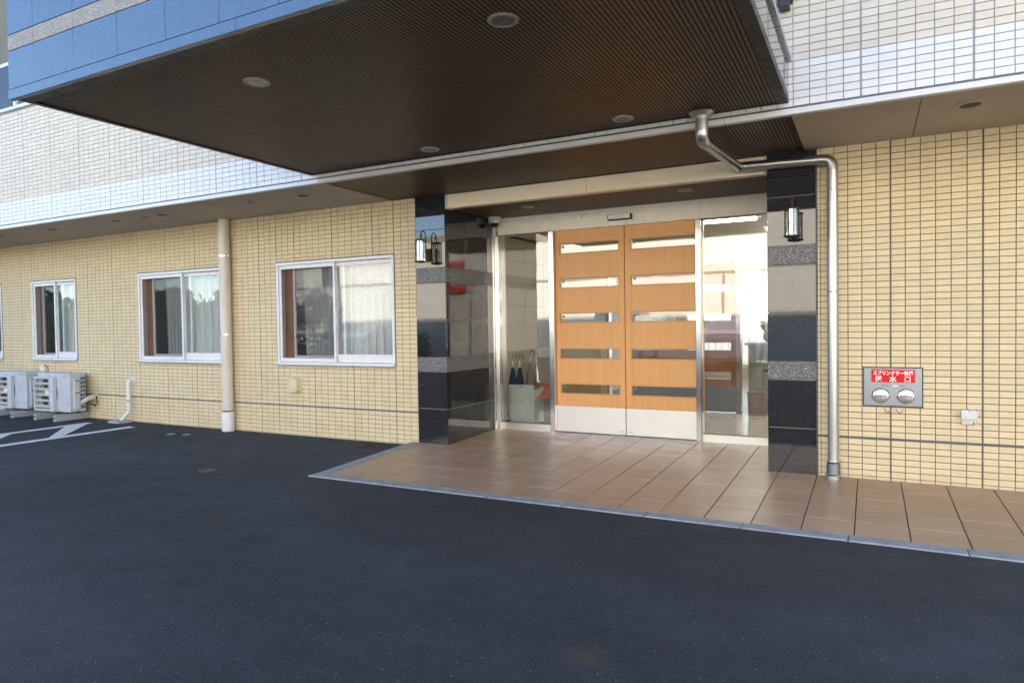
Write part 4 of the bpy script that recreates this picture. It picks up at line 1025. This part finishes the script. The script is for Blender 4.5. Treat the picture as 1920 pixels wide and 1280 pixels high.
# parked cars
def make_car(paint, name, label, boxy):
    t = thing(name, (0,0,0), label, 'car', 'cars parked across the yard')
    if boxy: S = [(-1.7,.35,.75,.80,.70,.60),(-1.62,.25,.85,1.0,.73,.62),(-1.15,.22,.95,1.02,.74,.66),(-.75,.22,.97,1.62,.74,.60),(.9,.22,.97,1.72,.74,.62),(1.55,.22,.97,1.66,.74,.60),(1.7,.32,.9,1.1,.70,.62)]
    else: S = [(-2.1,.35,.65,.70,.72,.6),(-1.95,.25,.78,.82,.80,.7),(-1.0,.22,.88,.93,.84,.74),(-.35,.22,.92,1.40,.85,.62),(.7,.22,.94,1.46,.85,.62),(1.5,.22,.94,1.10,.84,.68),(2.0,.25,.90,.98,.8,.7),(2.12,.36,.78,.84,.74,.62)]
    V = []; F = []
    for x, zb, zm, zt, hw, ht in S: V += [(x,-hw*.96,zb),(x,-hw,(zb+zm)/2),(x,-hw,zm),(x,-ht,zt),(x,ht,zt),(x,hw,zm),(x,hw,(zb+zm)/2),(x,hw*.96,zb)]
    k = 8
    for i in range(len(S)-1):
        for j in range(k): F.append((i*k+j, (i+1)*k+j, (i+1)*k+(j+1)%k, i*k+(j+1)%k))
    F += [tuple(range(k)), tuple(range((len(S)-1)*k+k-1, (len(S)-1)*k-1, -1))]
    q = MB(); q.add(V, F); q.build('body', paint, t)
    q = MB()
    for s in (-1, 1):
        for i in range(3 if boxy else 3, len(S)-2):
            a, b_ = S[i], S[i+1]; L = lambda S_, f: (S_[0], s*((S_[4]+(S_[5]-S_[4])*f)+.012), S_[2]+(S_[3]-S_[2])*f)
            p = [L(a,.12), L(b_,.12), L(b_,.85), L(a,.85)]; p[0] = (p[0][0]+.05,)+p[0][1:]; p[3] = (p[3][0]+.05,)+p[3][1:]; p[1] = (p[1][0]-.05,)+p[1][1:]; p[2] = (p[2][0]-.05,)+p[2][1:]
            q.quad(*(p if s < 0 else p[::-1]))
    a, b_ = S[2], S[3]
    q.quad((a[0]+.06,-a[5]*.95,a[3]+.03),(a[0]+.06,a[5]*.95,a[3]+.03),(b_[0]-.03,b_[5]*.92,b_[3]-.05),(b_[0]-.03,-b_[5]*.92,b_[3]-.05))
    q.build('glazing', 'car_glass', t)
    for x in (S[0][0]+.62, S[-1][0]-.62):
        for s in (-1, 1):
            y = s*(S[2][4]-.10)
            q = MB(); q.lathe([(.20,-.09),(.29,-.08),(.30,0),(.29,.08),(.20,.09)], (x,y,.30), 'y', 24); ty = q.build('wheel', 'tyre', t, True)
            q = MB(); q.lathe([(.19,-.095),(.05,-.10)], (x,y,.30), 'y', 20); q.lathe([(.19,.095),(.05,.10)], (x,y,.30), 'y', 20); q.build('rim', 'steel_plate', ty)
    for s in (-1, 1):
        q = MB(); q.box(S[0][0]-.015, S[0][0]+.12, s*.48-.14, s*.48+.14, .58, .72, .03); q.build('headlight', 'white_paint', t)
    return t
c1 = make_car('car_white', 'parked_van', 'boxy white small van parked across the yard, seen only as reflection', True); c1.location = (-2.2, -12.6, 0); c1.rotation_euler.z = R(86)
c2 = make_car('car_silver', 'parked_car', 'silver saloon car parked across the yard, seen only as reflection', False); c2.location = (-12.2, -15.2, 0); c2.rotation_euler.z = R(92)
c3 = make_car('car_white', 'parked_car', 'white saloon car parked across the yard, seen only as reflection', False); c3.location = (1.2, -12.8, 0); c3.rotation_euler.z = R(88)
# tree and hedge
tr = thing('garden_tree', (-14.8, -14.0, 0), 'small leafy tree across the yard, seen only in the window reflection', 'tree')
q = MB(); q.tube([(-14.8,-14.0,0),(-14.75,-14.0,.9),(-14.85,-13.95,1.6)], [.10,.08,.05], 10)
for k in range(6):
    a = k*1.05; q.tube([(-14.8,-14.0,1.2+.08*k),(-14.8+.7*math.cos(a),-14.0+.7*math.sin(a),2.0+.1*k)], [.035,.012], 6)
q.build('trunk', 'bark', tr, True)
q = MB()
for k in range(2600):
    c_ = random.choice([(-14.8,2.0,.8),(-15.5,1.8,.6),(-14.0,1.9,.6),(-14.6,2.4,.5),(-15.2,1.5,.5)])
    d = Vector((random.gauss(0,1), random.gauss(0,1), random.gauss(0,.8))).normalized()*c_[2]*random.uniform(.55,1.05)
    p = Vector((c_[0],-14.0,c_[1]))+d; a = Vector((random.uniform(-1,1),random.uniform(-1,1),random.uniform(-1,1))).normalized()*.06; b_ = a.orthogonal().normalized()*.035
    q.quad(p-a, p+b_, p+a, p-b_)
tag(q.build('crown', 'leaf', tr), kind='stuff')
hg = thing('hedge', (-13, -14.5, 0), 'low clipped hedge along the far side of the yard', 'hedge')
q = MB()
for k in range(4200):
    p = Vector((random.uniform(-19,-9.6), -14.5+random.uniform(-.35,.35), random.uniform(.05,1.1))); a = Vector((random.uniform(-1,1),random.uniform(-1,1),random.uniform(-1,1))).normalized()*.08; b_ = a.orthogonal().normalized()*.05
    q.quad(p-a, p+b_, p+a, p-b_)
tag(q.build('foliage', 'leaf', hg), kind='stuff')
q = MB(); q.tube([(-19,-14.5,.3),(-9.6,-14.5,.3)], .05, 8); q.build('stems', 'bark', hg)

wd = MB()
for k in range(11000):
    x = random.uniform(-46, -17.5); h = 2.9+.35*math.sin(x*.7)+.25*math.sin(x*1.9)
    p = Vector((x, -13.6+random.uniform(-.7, .7), random.uniform(0, 1)**.9*h)); a = Vector((random.uniform(-1,1),random.uniform(-1,1),random.uniform(-1,1))).normalized()*.22; b_ = a.orthogonal().normalized()*.14
    wd.quad(p-a, p+b_, p+a, p-b_)
tag(wd.build('added_thicket', 'leaf'), 'dense unseen shrubs added past the shop to darken the window reflections', 'shrubs', None, 'stuff')  # out of view, added and thickened so the left windows reflect something dark
